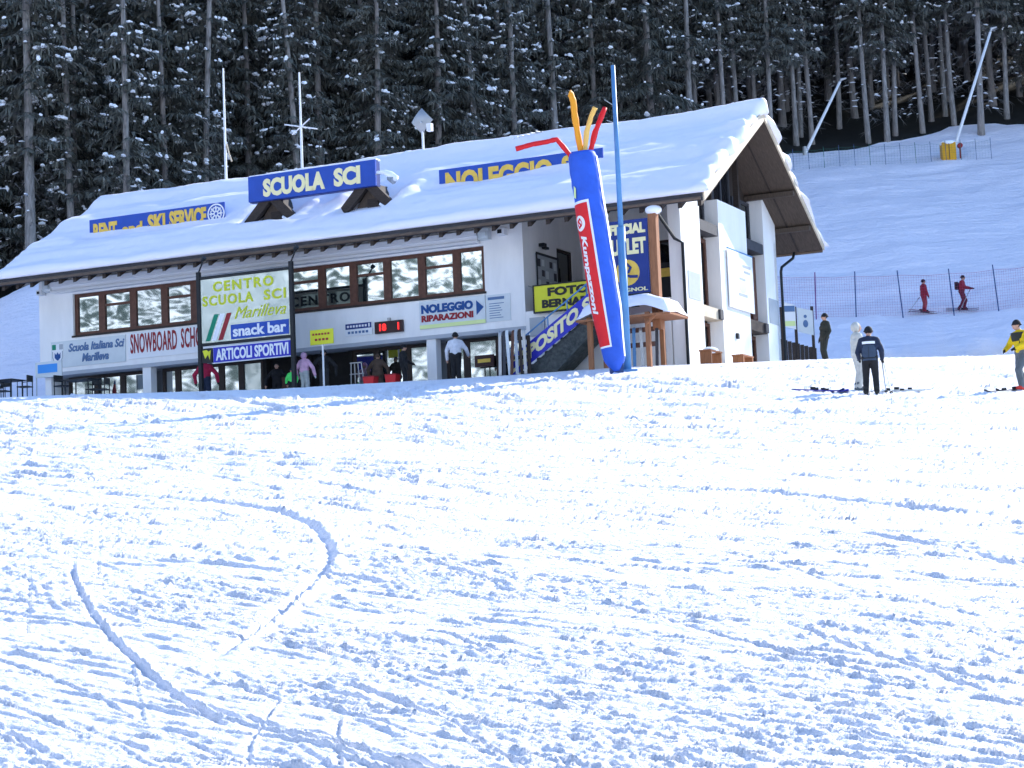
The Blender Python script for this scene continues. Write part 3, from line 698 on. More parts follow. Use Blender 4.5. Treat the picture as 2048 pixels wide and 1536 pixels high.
t = board('roof_sign', 'large blue SCUOLA SCI board standing on two small timber gables', -17.46, -11.93, 8.30, 9.27, .4, 'sign_blue', .1)
put(t, 'SCUOLA', .12, .61, .12, .84, 'sign_cream', .055, th=.1); put(t, 'SCI', .68, .885, .14, .86, 'sign_cream', .055, th=.1)
MB().box(-t['w'] / 2, t['w'] / 2, .0, .25, -.02, t['h'] - .05).build('backing_box', 'sign_navy', t)
sg = MB(); sg.box(-t['w'] / 2, t['w'] / 2, -.02, .3, t['h'] + .002, t['h'] + .06); sg.build('snow_cap', 'snow_clump', t)
clean(t)
t = bthing('floodlight', 'snow-covered floodlight on an arm at the right end of the SCUOLA SCI board', 'floodlight', -11.9, .3, 8.7)
MB().tube([(0, 0, 0), (.35, -.1, -.02), (.6, -.15, -.1)], .03, 6).build('arm', 'grey_metal', t)
MB().tube([(.1, -.1, .05), (.45, -.12, .0), (.7, -.15, -.15), (.95, -.2, -.3)], [.05, .09, .16, .12], 8).build('snow_cap', 'snow_clump', t, True)
MB().tube([(.62, -.15, -.22), (.85, -.2, -.36)], [.12, .16], 8).build('lamp_head', 'grey_metal', t)

t = board('roof_sign', 'blue board with yellow NOLEGGIO SCI lettering half buried in roof snow', -10.06, -3.46, 7.8, 8.88, 1.85, 'sign_blue')
put(t, 'NOLEGGIO', .04, .70, .12, .88, 'sign_yellow', .05); put(t, 'SCI', .755, .93, .14, .90, 'sign_yellow', .05); clean(t)

t = board('wall_sign', 'pale board with shield emblem and Scuola Italiana Sci lettering at the left wall end', -26.62, -23.05, 2.66, 3.70, -.004, 'off_white', .04)
put(t, 'Scuola Italiana Sci', .24, .99, .56, .88, 'steel_blue', .03, .25, .04); put(t, 'Marilleva', .42, .78, .14, .46, 'steel_blue', .03, .25, .04)
b = MB(); X0 = -t['w'] / 2 + .05
b.prism([(X0, .95), (X0, .42), (X0 + .08, .22), (X0 + .28, .03), (X0 + .48, .22), (X0 + .56, .42), (X0 + .56, .95)], -.055, -.041); sh = b.build('shield_emblem', 'white', t)
MB().box(X0 + .02, X0 + .2, -.065, -.0555, .72, .93).build('flag_band', 'green', sh); MB().box(X0 + .37, X0 + .54, -.065, -.0555, .72, .93).build('flag_band', 'plaster_grey', sh)
MB().prism([(X0 + .14, .6), (X0 + .14, .4), (X0 + .28, .27), (X0 + .42, .4), (X0 + .42, .6), (X0 + .35, .52), (X0 + .28, .62), (X0 + .21, .52)], -.065, -.0555).build('crest', 'deep_blue', sh)
MB().tube([(X0 + .04, -.06, .66), (X0 + .04, -.06, .42), (X0 + .12, -.06, .24), (X0 + .28, -.06, .1), (X0 + .44, -.06, .24), (X0 + .52, -.06, .42), (X0 + .52, -.06, .66)], .018, 5).build('border', 'plaster_grey', sh); clean(t)
t = board('wall_sign', 'white board with dark red SNOWBOARD SCHOOL lettering under the windows', -22.92, -19.0, 2.72, 3.74, -.006, 'white', .03)
put(t, 'SNOWBOARD', .03, .58, .2, .95, 'dark_red', .015, th=.03, spacing=1.08); put(t, 'SCHOOL', .63, .985, .22, .97, 'dark_red', .015, th=.03, spacing=1.08); clean(t)
t = board('wall_sign', 'small blue and white shop sign beside the red display', -13.23, -12.1, 2.75, 3.22, -.004, 'white', .04)
MB().box(-t['w'] / 2 + .02, t['w'] / 2 - .02, -.048, -.041, .25, .45).build('blue_band', 'sign_navy', t)
b = MB()
for q in range(7): b.box(-.48 + q * .125, -.40 + q * .125, -.056, -.049, .31, .39)
b.box(.42, .48, -.056, -.049, .29, .42); b.build('lettering', 'white', t)['kind'] = 'stuff'
b = MB()
for q in range(6): b.box(-.45 + q * .15, -.35 + q * .15, -.05, -.041, .08, .17)
b.build('lettering', 'steel_blue', t)['kind'] = 'stuff'; clean(t)
t = board('led_display', 'black display with glowing red digits on the white fascia', -11.95, -10.8, 2.73, 3.16, -.004, 'led_board', .12, 'display')
put(t, '18', .18, .42, .2, .8, 'led', .03, th=.12, name='digits'); put(t, '1', .84, .88, .2, .8, 'led', .02, th=.12, name='digits'); MB().box(-.05, .05, -.1, 0, t['h'] + .001, t['h'] + .12).build('bracket', 'grey_metal', t); clean(t)
t = board('wall_sign', 'pale NOLEGGIO RIPARAZIONI board with blue arrow and lime strip', -10.12, -7.48, 2.74, 3.75, -.004, 'off_white', .05)
put(t, 'NOLEGGIO', .03, .82, .54, .86, 'deep_blue', .06, th=.05); put(t, 'RIPARAZIONI', .03, .82, .24, .48, 'dark_red', .05, th=.05)
w = t['w'] / 2; MB().prism([(w * .74, .32), (w * .96, .58), (w * .74, .84)], -.065, -.051).build('arrow', 'deep_blue', t); MB().box(-w, w, -.062, -.051, .002, .14).build('lime_strip', 'lime', t); clean(t)
t = board('wall_sign', 'pale poster with small blue printing near the right corner of the wall', -7.46, -6.5, 2.76, 3.72, -.005, 'off_white', .02)
b = MB()
b.box(-.4, .25, -.028, -.021, .78, .88)
for q in range(7): b.box(-.35, -.35 + .3 + .35 * random.random(), -.028, -.021, .12 + q * .085, .145 + q * .085)
b.build('printing', 'steel_blue', t)['kind'] = 'stuff'; clean(t)
t = board('hanging_sign', 'bright yellow photo shop board with black lettering on the terrace parapet', -5.5, -2.6, 2.93, 3.83, -.06, 'acid', .1, frame='black_metal')
put(t, 'FOTO', .18, .72, .56, .90, 'ink', .05, th=.1); put(t, 'BERNARDI', .10, .86, .12, .44, 'ink', .05, th=.1); clean(t)
# ski depot banner on the stair rail
t = bthing('stair_banner', 'slanting blue DEPOSITO SCI banner with cream letters along the stair rail', 'sign', -4.1, -1.56, 2.05)
sl = 2.4 / 3.7
slant = lambda p: (p[0], p[1], p[2] + p[0] * sl)
b = MB(); b.add([slant(p) for p in ((-1.85, -.03, -.42), (1.9, -.03, -.42), (1.9, -.03, .32), (-1.85, -.03, .32), (-1.85, 0, -.42), (1.9, 0, -.42), (1.9, 0, .32), (-1.85, 0, .32))], [(0, 1, 2, 3), (7, 6, 5, 4), (0, 4, 5, 1), (1, 5, 6, 2), (2, 6, 7, 3), (3, 7, 4, 0)]); b.build('cloth', 'sign_lilac', t)
lettering(t, 'DEPOSITO SCI', -1.75, 1.8, -.28, .22, -.031, 'sign_cream', .05, fn=slant)

# free-standing framed sign in front of the lodge
t = bthing('framed_sign', 'glassy CENTRO SCUOLA SCI panel in a black frame with snack bar plate', 'sign', -15.95, -2.5, GZ)
o = -GZ
def L(z): return z - GZ
for x in (-1.98, 1.98):
    p = MB().box(x - .07, x + .07, -.07, .07, -.5, L(5.32)).build('post', 'black_metal', t)
    MB().tube([(x, -.0, L(5.3)), (x + .1, -.05, L(5.42)), (x + .3, -.1, L(5.75))], .03, 6).build('lamp_arm', 'black_metal', p)
    MB().tube([(x + .24, -.1, L(5.72)), (x + .36, -.12, L(5.82))], [.07, .09], 7).build('lamp_head', 'black_metal', p)
for z in (5.08, 2.62): MB().box(-1.91, 1.91, -.05, .05, L(z) - .05, L(z) + .05).build('rail', 'black_metal', t)
pl = MB().box(-1.9, 1.9, -.02, .02, L(2.68), L(5.02)).build('panel', 'plexi', t)
lettering(t, 'CENTRO', -1.35, 1.25, L(4.52), L(4.90), -.021, 'letter_lime', .03, spacing=1.25)
lettering(t, 'SCUOLA', -1.82, .38, L(4.02), L(4.40), -.021, 'letter_lime', .03, spacing=1.2); lettering(t, 'SCI', .82, 1.75, L(4.02), L(4.40), -.021, 'letter_lime', .03, spacing=1.2)
lettering(t, 'Marilleva', -.45, 1.75, L(3.45), L(3.88), -.021, 'letter_lime', .0, .45)
lettering(t, 'CENTRO', -1.35, 1.25, L(4.52), L(4.90), .045, 'ink', .03, spacing=1.25, name='back_lettering')
lettering(t, 'SCUOLA', -1.82, .38, L(4.02), L(4.40), .045, 'ink', .03, spacing=1.2, name='back_lettering'); lettering(t, 'SCI', .82, 1.75, L(4.02), L(4.40), .045, 'ink', .03, spacing=1.2, name='back_lettering')
for (x, m) in ((-1.55, 'green'), (-1.28, 'white'), (-1.0, 'dark_red')):
    MB().add([(x - .18, -.03, L(2.74)), (x + .02, -.03, L(2.74)), (x + .42, -.03, L(3.7)), (x + .22, -.03, L(3.7)), (x - .18, -.022, L(2.74)), (x + .02, -.022, L(2.74)), (x + .42, -.022, L(3.7)), (x + .22, -.022, L(3.7))], [(0, 1, 2, 3), (7, 6, 5, 4), (0, 4, 5, 1), (1, 5, 6, 2), (2, 6, 7, 3), (3, 7, 4, 0)]).build('flag_stripe', m, t)
pt = MB().box(-.62, 1.84, -.035, -.022, L(2.72), L(3.25)).build('snack_bar_plate', 'sign_blue', t)
lettering(pt, 'snack bar', -.52, 1.74, L(2.80), L(3.20), -.035, 'white', .03)
t = bthing('shop_board', 'violet-blue ARTICOLI SPORTIVI board hung below the framed sign', 'sign', -15.95, -2.5, 1.9)
MB().box(-1.4, 1.88, -.04, .04, .03, .58).build('panel', 'sign_lilac', t); MB().box(-1.45, 1.92, -.03, .05, 0, .03).build('trim', 'white', t); MB().box(-1.45, 1.92, -.03, .05, .58, .61).build('trim', 'white', t)
lettering(t, 'ARTICOLI SPORTIVI', -1.28, 1.80, .09, .52, -.041, 'white', .03)
em = MB().box(-1.9, -1.46, -.045, .04, .05, .58).build('emblem_plate', 'ink', t)
MB().prism([(-1.85, .5), (-1.75, .2), (-1.62, .35), (-1.55, .15), (-1.5, .5), (-1.6, .45), (-1.68, .52)], -.055, -.0455).build('emblem', 'acid', em)
# yellow notice on a white pole
t = bthing('notice_sign', 'small yellow notice on a thin white pole in front of the entrance', 'sign', -13.06, -2.0, GZ - .3)
MB().tube([(0, .02, -.2), (0, .02, 2.3)], .035, 8).build('pole', 'white_metal', t)
MB().box(-.48, .48, -.04, -.01, 1.86, 2.40).build('panel', 'acid', t)
b = MB()
for q in range(6): b.box(-.38 + q * .125, -.30 + q * .125, -.05, -.041, 2.2, 2.27)
for q in range(4): b.box(-.28 + q * .15, -.18 + q * .15, -.05, -.041, 2.0, 2.08)
b.build('lettering', 'dark_red', t)['kind'] = 'stuff'

# big OUTLET board on larch posts above the ski shelter
t = bthing('ski_shelter', 'small larch shelter with a snow-covered roof beside the stair', 'shelter', -1.1, -2.0, GZ)
for (x, y) in ((-1.35, -.5), (.72, -.5), (-1.35, .8), (.72, .8)):
    MB().box(x - .075, x + .075, y - .075, y + .075, -.4, 1.5).build('post', 'wood_orange', t)
MB().beam((.72, -.62, 1.1), (1.1, -.62, 1.42), .08, .08).build('brace', 'wood_orange', t)
rf = MB().box(-1.75, 1.6, -.75, 1.0, 1.34, 1.41).build('roof', 'wood_orange', t)
def sn(b):
    n_, k_ = 40, 16
    vs = []
    for j in range(k_):
        for i in range(n_):
            u, w_ = i / (n_ - 1), j / (k_ - 1)
            x = -1.77 + 3.39 * u; y = -.78 + 1.8 * w_
            e = min(u, 1 - u) * 3.6; e2 = min(w_, 1 - w_) * 2.2
            z = 1.40 + .30 * min(1, e / .9) + .42 * math.sqrt(max(0, min(1, 1 - (1 - min(1, e2 / .5)) ** 2))) * min(1, e / .3 + .1) + .1 * (vn(x * 2, y * 2, 3) - .5)
            vs.append((x, y, float(z)))
    b.add(vs, [(j * n_ + i, j * n_ + i + 1, (j + 1) * n_ + i + 1, (j + 1) * n_ + i) for j in range(k_ - 1) for i in range(n_ - 1)])
b = MB(); sn(b); b.build('snow', 'snow_roof', rf, True)
for z in (.45, .95): MB().box(-1.25, .62, .3, .36, z, z + .16).build('rack_rail', 'wood_frame', t)
t = bthing('outlet_sign', 'navy OFFICIAL OUTLET board with a yellow roundel on larch posts', 'sign', -1.35, -1.75, GZ + 1.9)
z0 = 2.98 - (GZ + 1.9)
for x in (-.95, .98):
    p = MB().box(x - .14, x + .14, .02, .3, -.9, 5.62 - GZ - 1.9).build('post', 'wood_orange', t)
    MB().ball((x + .03, .15, 5.75 - GZ - 1.9), .3, 1.0, .8, .55, 12, 8).build('snow_cap', 'snow_clump', p, True)
MB().box(-.93, .83, -.04, .015, z0, z0 + 2.5).build('panel', 'sign_navy', t)
MB().box(-.93, .83, -.043, .014, z0 - .06, z0 - .002).build('trim', 'black_metal', t)
lettering(t, 'OFFICIAL', -.86, .76, z0 + 2.02, z0 + 2.38, -.041, 'sign_cream', .06)
lettering(t, 'OUTLET', -.86, .76, z0 + 1.32, z0 + 1.88, -.041, 'sign_cream', .05)
b = MB(); b.ball((.05, -.042, z0 + .72), .44, 1, .03, 1, 28, 10); rd = b.build('roundel', 'sign_yellow', t)
MB().tube([(-.2, -.055, z0 + .82), (-.12, -.06, z0 + .98), (.06, -.06, z0 + 1.0), (.18, -.06, z0 + .88), (.1, -.06, z0 + .74), (-.05, -.06, z0 + .66), (.15, -.06, z0 + .58), (.42, -.055, z0 + .56)], .05, 6).build('swirl', 'sign_navy', rd)
lettering(t, 'ROSSIGNOL', -.8, .76, z0 + .07, z0 + .2, -.041, 'sign_cream', .03)

# rooftop antennas
def mast(X, zt, label):
    t = bthing('antenna_mast', label, 'antenna', X, 5.3, 10.25)
    MB().tube([(0, 0, -.2), (0, 0, zt - 10.25)], [.06, .035], 6).build('pole', 'white_metal', t)
    return t
t = mast(-21.7, 15.2, 'tall white pole with a small bracket on the left roof ridge')
MB().tube([(0, 0, 1.4), (.08, 0, 1.75), (.18, 0, 1.3), (.3, 0, 1.0)], .035, 5).build('bracket', 'wood_pale', t)
t = mast(-18.05, 14.5, 'tall white antenna mast with crossed arms above the SCUOLA SCI board')
for a in (.25, -.35): MB().tube([(-.62, -a, 2.0 + a * .5), (.62, a, 2.0 - a * .5)], .03, 5).build('crossed_arm', 'white_metal', t)
t = bthing('mesh_dish', 'diamond-shaped grey mesh dish antenna on a pole on the ridge', 'antenna', -12.5, 5.3, 10.25)
MB().tube([(0, 0, -.2), (0, 0, 1.2)], .05, 6).build('pole', 'white_metal', t)
b = MB()
nn = 9
for i in range(nn):
    for j in range(nn):
        pass
vs = [(.48 * (u - v_), -.12 + .25 * ((u - .5) ** 2 + (v_ - .5) ** 2), .95 + .92 * (u + v_) / 1.0 * .5 * 1.15) for u in np.linspace(0, 1, nn) for v_ in np.linspace(0, 1, nn)]
b.add(vs, [(i * nn + j, i * nn + j + 1, (i + 1) * nn + j + 1, (i + 1) * nn + j) for i in range(nn - 1) for j in range(nn - 1)]); b.build('dish', 'grey_metal', t, True)
MB().tube([(0, -.1, 1.45), (.2, -.5, 1.3)], .02, 5).build('feed_arm', 'white_metal', t); MB().box(.3, .5, -.25, -.05, 1.0, 1.3).build('radio_box', 'white_metal', t)
t = bthing('flat_antenna', 'low grey antenna lying along the ridge behind the red streamer', 'antenna', -8.0, 5.2, 10.3)
MB().tube([(-.6, 0, .1), (.7, 0, .3)], .025, 5).build('boom', 'grey_metal', t)
for q in range(6): MB().tube([(-.45 + q * .2, -.3, .14 + q * .03), (-.4 + q * .2, .35, .2 + q * .03)], .015, 5).build('element', 'grey_metal', t)
t = bthing('ridge_box', 'snow-topped box on the ridge beside the dish pole', 'vent', -13.2, 5.4, 10.2)
MB().box(-.2, .2, -.15, .15, -.2, .25).build('box', 'grey_metal', t); MB().ball((0, 0, .3), .28, 1, .8, .6, 10, 6).build('snow_cap', 'snow_clump', t, True)

# ------------------------------------------------------------------ people
def capsule(a, b, ra, rb, n=12):
    a, b = Vector(a), Vector(b); d = b - a; L_ = d.length
    d = d.normalized() if L_ > 1e-6 else Vector((0, 0, 1))
    s = d.cross(Vector((.3, .9, .2))).normalized(); u = s.cross(d)
    rings = []
    for k in range(0, 4): t = -math.pi / 2 + k * math.pi / 6; rings.append((a + d * (ra * math.sin(t)), ra * math.cos(t)))
    for k in range(0, 4): t = k * math.pi / 6; rings.append((b + d * (rb * math.sin(t)), max(rb * math.cos(t), 1e-3)))
    rings[0] = (rings[0][0], 1e-3)
    vs = [c + (s * math.cos(2 * math.pi * j / n) + u * math.sin(2 * math.pi * j / n)) * r for c, r in rings for j in range(n)]
    k = len(rings)
    fs = [(i * n + j, i * n + (j + 1) % n, (i + 1) * n + (j + 1) % n, (i + 1) * n + j) for i in range(k - 1) for j in range(n)]
    fs += [tuple(range(n - 1, -1, -1)), tuple(range((k - 1) * n, k * n))]
    return vs, fs

CLOTH = {}
def cloth(name, col, rough=.75):
    k = 'cloth_' + name
    if k not in M: M[k] = mat(k, col, rough, var=.25, vscale=6, bump=.35, bscale=14)
    return k
SKIN = 'skin'; M['skin'] = mat('skin', (.52, .30, .21), .55)
def person(label, loc, rz, h=1.75, jacket=None, trousers=None, boots=None, glove=None, hat=None, hair=None, hood=None,
           la=(.30, -.02, -.32), ra=(-.30, -.02, -.32), lh=None, rh=None, lean=0.0, stride=0.0, knee=0.06, bulk=1.0, head_turn=0.0,
           group=None, vox=.016, face='skin', legs=1.0, look=0.0, squat=0.0, skirt=0.0):
    """standing figure facing -Y; la/ra elbows and lh/rh hands relative to the shoulders"""
    t = thing('person', label, 'person', loc, rz, group)
    k = h / 1.75
    hip = 0.93 - squat
    def sp(y, z): return (y * 1.0 - lean * (z - hip) if z > hip else y)
    caps = []  # (a, b, ra, rb, mat)
    J, TR, BO, GL, SK, HA = 0, 1, 2, 3, 4, 5
    def P(x, y, z): return Vector((x, sp(y, z), z))
    bk = bulk
    caps += [(P(-.07, 0, hip + .02), P(.07, 0, hip + .02), .135 * bk, .135 * bk, TR if skirt <= 0 else J)]
    caps += [(P(-.06, 0, hip + .14), P(.06, 0, hip + .14), .135 * bk, .135 * bk, J), (P(-.085, -.01, hip + .33), P(.085, -.01, hip + .33), .14 * bk, .14 * bk, J),
             (P(-.13, 0, hip + .47), P(.13, 0, hip + .47), .10 * bk, .10 * bk, J), (P(0, 0, hip + .1), P(0, 0, hip + .45), .15 * bk, .14 * bk, J)]
    if skirt > 0: caps += [(P(-.08, 0, hip - .04), P(.08, 0, hip - .04), .145 * bk, .145 * bk, J)]
    nk = P(0, .0, hip + .55); hd = P(0, -.03 - .03 * look, hip + .71)
    caps += [(P(0, 0, hip + .5), nk, .075, .065, J), (nk, hd, .06, .06, SK)]
    f = Vector((math.sin(head_turn), -math.cos(head_turn), -0.12 * look))
    caps += [(hd + Vector((0, .015, .03)), hd + Vector((0, .015, .035)), .098, .098, HA), (hd + f * .025 - Vector((0, 0, .045)), hd + f * .03, .076, .082, SK), (hd + f * .095 - Vector((0, 0, .005)), hd + f * .118 - Vector((0, 0, .028)), .011, .016, SK)]
    sd = Vector((f.y, -f.x, 0)).normalized()
    for q in (-1, 1): caps.append((hd + sd * (.094 * q), hd + sd * (.098 * q) - Vector((0, 0, .03)), .016, .014, SK))
    hands = []
    for sgn, el, hn in ((1, la, lh), (-1, ra, rh)):
        sh = P(.19 * sgn, 0, hip + .47)
        e = sh + Vector(el) * 0.9
        if hn is None: hn = (el[0] * .9, el[1] - .1, el[2] - .25)
        w = sh + Vector(hn)
        caps += [(sh, e, .082 * bk, .066 * bk, J), (e, w, .064 * bk, .052 * bk, J)]
        d = (w - e).normalized(); side = d.cross(Vector((0, 1, .2))).normalized()
        pc = w + d * .06
        caps += [(w, pc, .036, .040, GL)]
        nn_ = d.cross(side).normalized()
        for q, ln in ((-1.5, .055), (-.5, .07), (.5, .066), (1.5, .05)):
            r0 = pc + side * (.017 * q) + d * .02; m1 = r0 + d * ln * .6; caps += [(r0, m1, .0125, .012, GL), (m1, m1 + d * ln * .35 - nn_ * ln * .4, .012, .0105, GL)]
        caps += [(w + d * .03 + side * .03, w + d * .075 + side * .062, .014, .012, GL)]
        hands.append(w + d * .09)
    for sgn in (1, -1):
        st = stride * sgn
        hp = Vector((.095 * sgn, 0, hip)); kn = Vector((.11 * sgn * legs, -knee - st * .5 - squat * .8, .5 * hip / .93)); an = Vector((.125 * sgn * legs, .02 - st, .10))
        caps += [(hp, kn, .105 * bk, .08 * bk, TR), (kn, an, .078 * bk, .068 * bk, TR), (an + Vector((0, 0, .08)), an, .07, .066, BO), (an + Vector((0, .03, -.045)), an + Vector((.015 * sgn, -.16, -.055)), .055, .045, BO)]
    mb = MB()
    for a, b_, r1, r2, m_ in caps:
        vs, fs = capsule(a, b_, r1, r2); mb.add(vs, fs)
    me = mb.mesh('raw', 'white')
    o = bpy.data.objects.new('raw', me); C.objects.link(o)
    rm = o.modifiers.new('r', 'REMESH'); rm.mode = 'VOXEL'; rm.voxel_size = vox
    smm = o.modifiers.new('s', 'SMOOTH'); smm.iterations = 3; smm.factor = .5
    bpy.context.view_layer.update()
    nm = bpy.data.meshes.new_from_object(o.evaluated_get(bpy.context.evaluated_depsgraph_get()))
    bpy.data.objects.remove(o); bpy.data.meshes.remove(me)
    cen = np.zeros(len(nm.polygons) * 3); nm.polygons.foreach_get('center', cen); cen = cen.reshape(-1, 3)
    best = np.full(len(cen), 1e9); mi = np.zeros(len(cen), int)
    for a, b_, r1, r2, m_ in caps:
        a, b_ = np.array(a), np.array(b_); d = b_ - a; L2 = d @ d + 1e-12
        u = np.clip((cen - a) @ d / L2, 0, 1); D = np.linalg.norm(cen - a - u[:, None] * d, axis=1) - (r1 + (r2 - r1) * u)
        q = D < best; best[q] = D[q]; mi[q] = m_
    v = np.zeros(len(nm.vertices) * 3); nm.vertices.foreach_get('co', v); v = v.reshape(-1, 3)
    wr = (vn(v[:, 0] * 22 + v[:, 1] * 9, v[:, 2] * 13, 5) - .5) * .014 * (v[:, 2] < hip + .5)
    v[:, :2] *= (1 + wr[:, None] * 2.0)
    nm.vertices.foreach_set('co', (v * k).reshape(-1)); nm.materials.clear()
    hairm = hair or 'hair_dark'
    for m_ in (jacket, trousers, boots, glove, face, hairm): nm.materials.append(M[m_])
    nm.polygons.foreach_set('material_index', mi); nm.polygons.foreach_set('use_smooth', [True] * len(mi)); nm.update()
    nm.name = 'body'
    link('body', nm, t)
    hk = hd * k
    if hat:
        b = MB(); c0 = hk + Vector((0, .012 * k, .03 * k))
        vs = []; n_ = 16
        for i in range(7):
            a_ = i / 6 * math.pi / 2
            for j in range(n_): vs.append(c0 + Vector((.112 * k * math.cos(a_) * math.cos(2 * math.pi * j / n_), .118 * k * math.cos(a_) * math.sin(2 * math.pi * j / n_), (-.02 + .135 * math.sin(a_)) * k)))
        b.add(vs, [(i * n_ + j, i * n_ + (j + 1) % n_, (i + 1) * n_ + (j + 1) % n_, (i + 1) * n_ + j) for i in range(6) for j in range(n_)])
        b.tube([c0 + Vector((.113 * k * math.cos(a_), .119 * k * math.sin(a_), -.02 * k)) for a_ in np.linspace(0, 2 * math.pi, 17)], .016 * k, 6)
        b.build('hat', hat, t, True)
    if hood:
        b = MB(); vs = []; n_ = 16; c0 = hk + Vector((0, .03 * k, .01 * k))
        for i in range(8):
            a_ = -1.15 + i / 7 * (math.pi / 2 + 1.15)
            for j in range(n_):
                bb = 2 * math.pi * j / n_; fr = max(0, -math.sin(bb))
                vs.append(c0 + Vector((.128 * k * math.cos(a_) * math.cos(bb), (.14 - .07 * fr) * k * math.cos(a_) * math.sin(bb), .142 * k * math.sin(a_))))
        b.add(vs, [(i * n_ + j, i * n_ + (j + 1) % n_, (i + 1) * n_ + (j + 1) % n_, (i + 1) * n_ + j) for i in range(7) for j in range(n_)])
        b.build('hood', hood, t, True)
    for q in (-1, 1):
        MB().ball(hk + (f * .098 + sd * .03 * q + Vector((0, 0, .018))) * k, .010 * k, n=6, k=4).build('eye', 'ink', t)
    MB().ball(hk + (f * .104 - Vector((0, 0, .062))) * k, .016 * k, 1.2, .5, .35, 8, 4).build('mouth', 'dark_red', t)
    return t, [x * k for x in hands]
M['hair_dark'] = mat('dark_hair', (.03, .02, .015), .7); M['hair_fair'] = mat('fair_hair', (.45, .32, .17), .7)
cloth('black', (.016, .016, .018)); cloth('navy', (.018, .028, .06)); cloth('slate', (.05, .075, .12)); cloth('charcoal', (.028, .03, .03)); cloth('cream', (.62, .60, .53)); cloth('grey', (.12, .14, .15)); cloth('white', (.74, .75, .80))
cloth('olive', (.03, .032, .024)); cloth('red', (.30, .018, .03)); cloth('darkred', (.12, .015, .025)); cloth('pink', (.72, .30, .55)); cloth('green', (.10, .80, .16)); cloth('yellow', (.80, .55, .01)); cloth('bootred', (.55, .04, .03)); cloth('brown', (.10, .065, .045)); cloth('crimson', (.42, .015, .06)); cloth('ltgrey', (.45, .48, .47)); cloth('rose', (.75, .45, .62))

def G(x, y, dz=0.0): return (x, y, gz(x, y) + dz)
def bg(X, Y, dz=-.02):
    x, y, _ = toW(X, Y, 0); return (x, y, gz(x, y) + dz)

def ski(label, p, rz, m, length=1.65, pitch=0.0, binding=True, group=None, w=.09):
    b = MB()
    prof = [(-.5, .0), (-.46, 0), (.40, 0), (.46, .015), (.485, .035), (.5, .06)]
    vs = []
    for (u, z) in prof:
        ww = w * (.5 if abs(u) < .2 else .62) * (.35 if u > .49 else 1)
        for s_ in (-1, 1):
            for dz in (0, .018): vs.append((s_ * ww, -u * length, z + dz))
    fs = []
    for i in range(len(prof) - 1):
        o_ = i * 4; fs += [(o_, o_ + 4, o_ + 6, o_ + 2), (o_ + 1, o_ + 3, o_ + 7, o_ + 5), (o_, o_ + 1, o_ + 5, o_ + 4), (o_ + 2, o_ + 6, o_ + 7, o_ + 3)]
    fs += [(0, 2, 3, 1), (20, 21, 23, 22)]
    b.add(vs, fs)
    t = thing('ski', label, 'ski', p, rz, group); t.rotation_euler = (pitch, 0, rz)
    b.build('blade', m, t)
    if binding:
        MB().box(-.035, .035, -.22, -.12, .019, .07).box(-.035, .035, .12, .24, .019, .085).build('binding', 'black_metal', t)
    return t
def ski_pole(label, p, q, group=None, m='grey_metal'):
    p, q = Vector(p), Vector(q)
    t = thing('ski_pole', label, 'ski pole', p, 0, group)
    d = q - p
    MB().tube([(0, 0, 0), d * .88], [.012, .018], 6).build('shaft', m, t)
    MB().tube([d * .86, d], .018, 6).build('grip', 'black_metal', t)
    n = d.normalized(); MB().tube([n * .06, n * .075], .045, 8).build('basket', 'black_metal', t)
    return t

# the pair with skis on the slope
man, hm = person('man in dark navy jacket with a white back stripe, turned away, black hat', G(9.05, 50.7), R(165), 1.72, cloth('navy', 0), cloth('black', 0), cloth('charcoal', 0), cloth('black', 0), hat='cloth_black', hair='cloth_black',
    la=(.12, -.02, -.32), ra=(-.13, -.02, -.30), lh=(.10, -.22, -.42), rh=(-.10, -.30, -.45), bulk=1.12, vox=.013, look=1.2, legs=1.1)
# second tone of the jacket and the stripe
b = MB(); n_ = 14
for (z0_, z1_, m_) in ((1.28, 1.345, 0),):
    vs = [(.215 * math.sin(a), .205 * math.cos(a) - .02, z) for a in np.linspace(-.85, .85, n_) for z in (z0_, z1_)]
    b.add(vs, [(2 * i, 2 * i + 2, 2 * i + 3, 2 * i + 1) for i in range(n_ - 1)])
b.build('back_stripe', 'white', man, True)
b = MB(); vs = [(.205 * math.sin(a), .192 * math.cos(a) - .015, z) for a in np.linspace(-1.0, 1.0, n_) for z in (.86, 1.25)]
b.add(vs, [(2 * i, 2 * i + 2, 2 * i + 3, 2 * i + 1) for i in range(n_ - 1)]); b.build('jacket_panel', 'cloth_slate', man, True)
wom, _ = person('person in a cream-white ski suit standing beside the man in navy', G(9.02, 52.3), R(100), 1.76, 'cloth_cream', 'cloth_cream', 'cloth_grey', 'cloth_white', hair='hair_fair', hood='cloth_cream',
    la=(.08, -.06, -.3), ra=(-.08, -.05, -.3), bulk=1.12, vox=.013, legs=.75)
mw = man.matrix_basis
hw = [mw @ x for x in hm]
ski_pole('ski pole slanting down from the hand of the man in navy', G(9.48, 50.3, .02), Vector((hw[1].x + .02, hw[1].y, hw[1].z + .06)), m='white_metal')
ski_pole('second ski pole held close beside the slanting one', G(9.40, 50.6, .02), Vector((hw[1].x, hw[1].y + .05, hw[1].z + .05)), m='grey_metal')
for i, (x0, y0, x1, y1) in enumerate(((7.42, 53.2, 8.55, 51.9), (7.46, 52.9, 8.6, 51.7))):
    a = math.atan2(x1 - x0, -(y1 - y0))
    ski(('far', 'near')[i] + ' one of two navy skis lying on the snow left of the pair', G((x0 + x1) / 2, (y0 + y1) / 2, .03), math.atan2(y1 - y0, x1 - x0) + math.pi / 2, 'sign_lilac' if i else 'sign_navy', 1.72, .12, group='navy skis on the snow', w=.11)
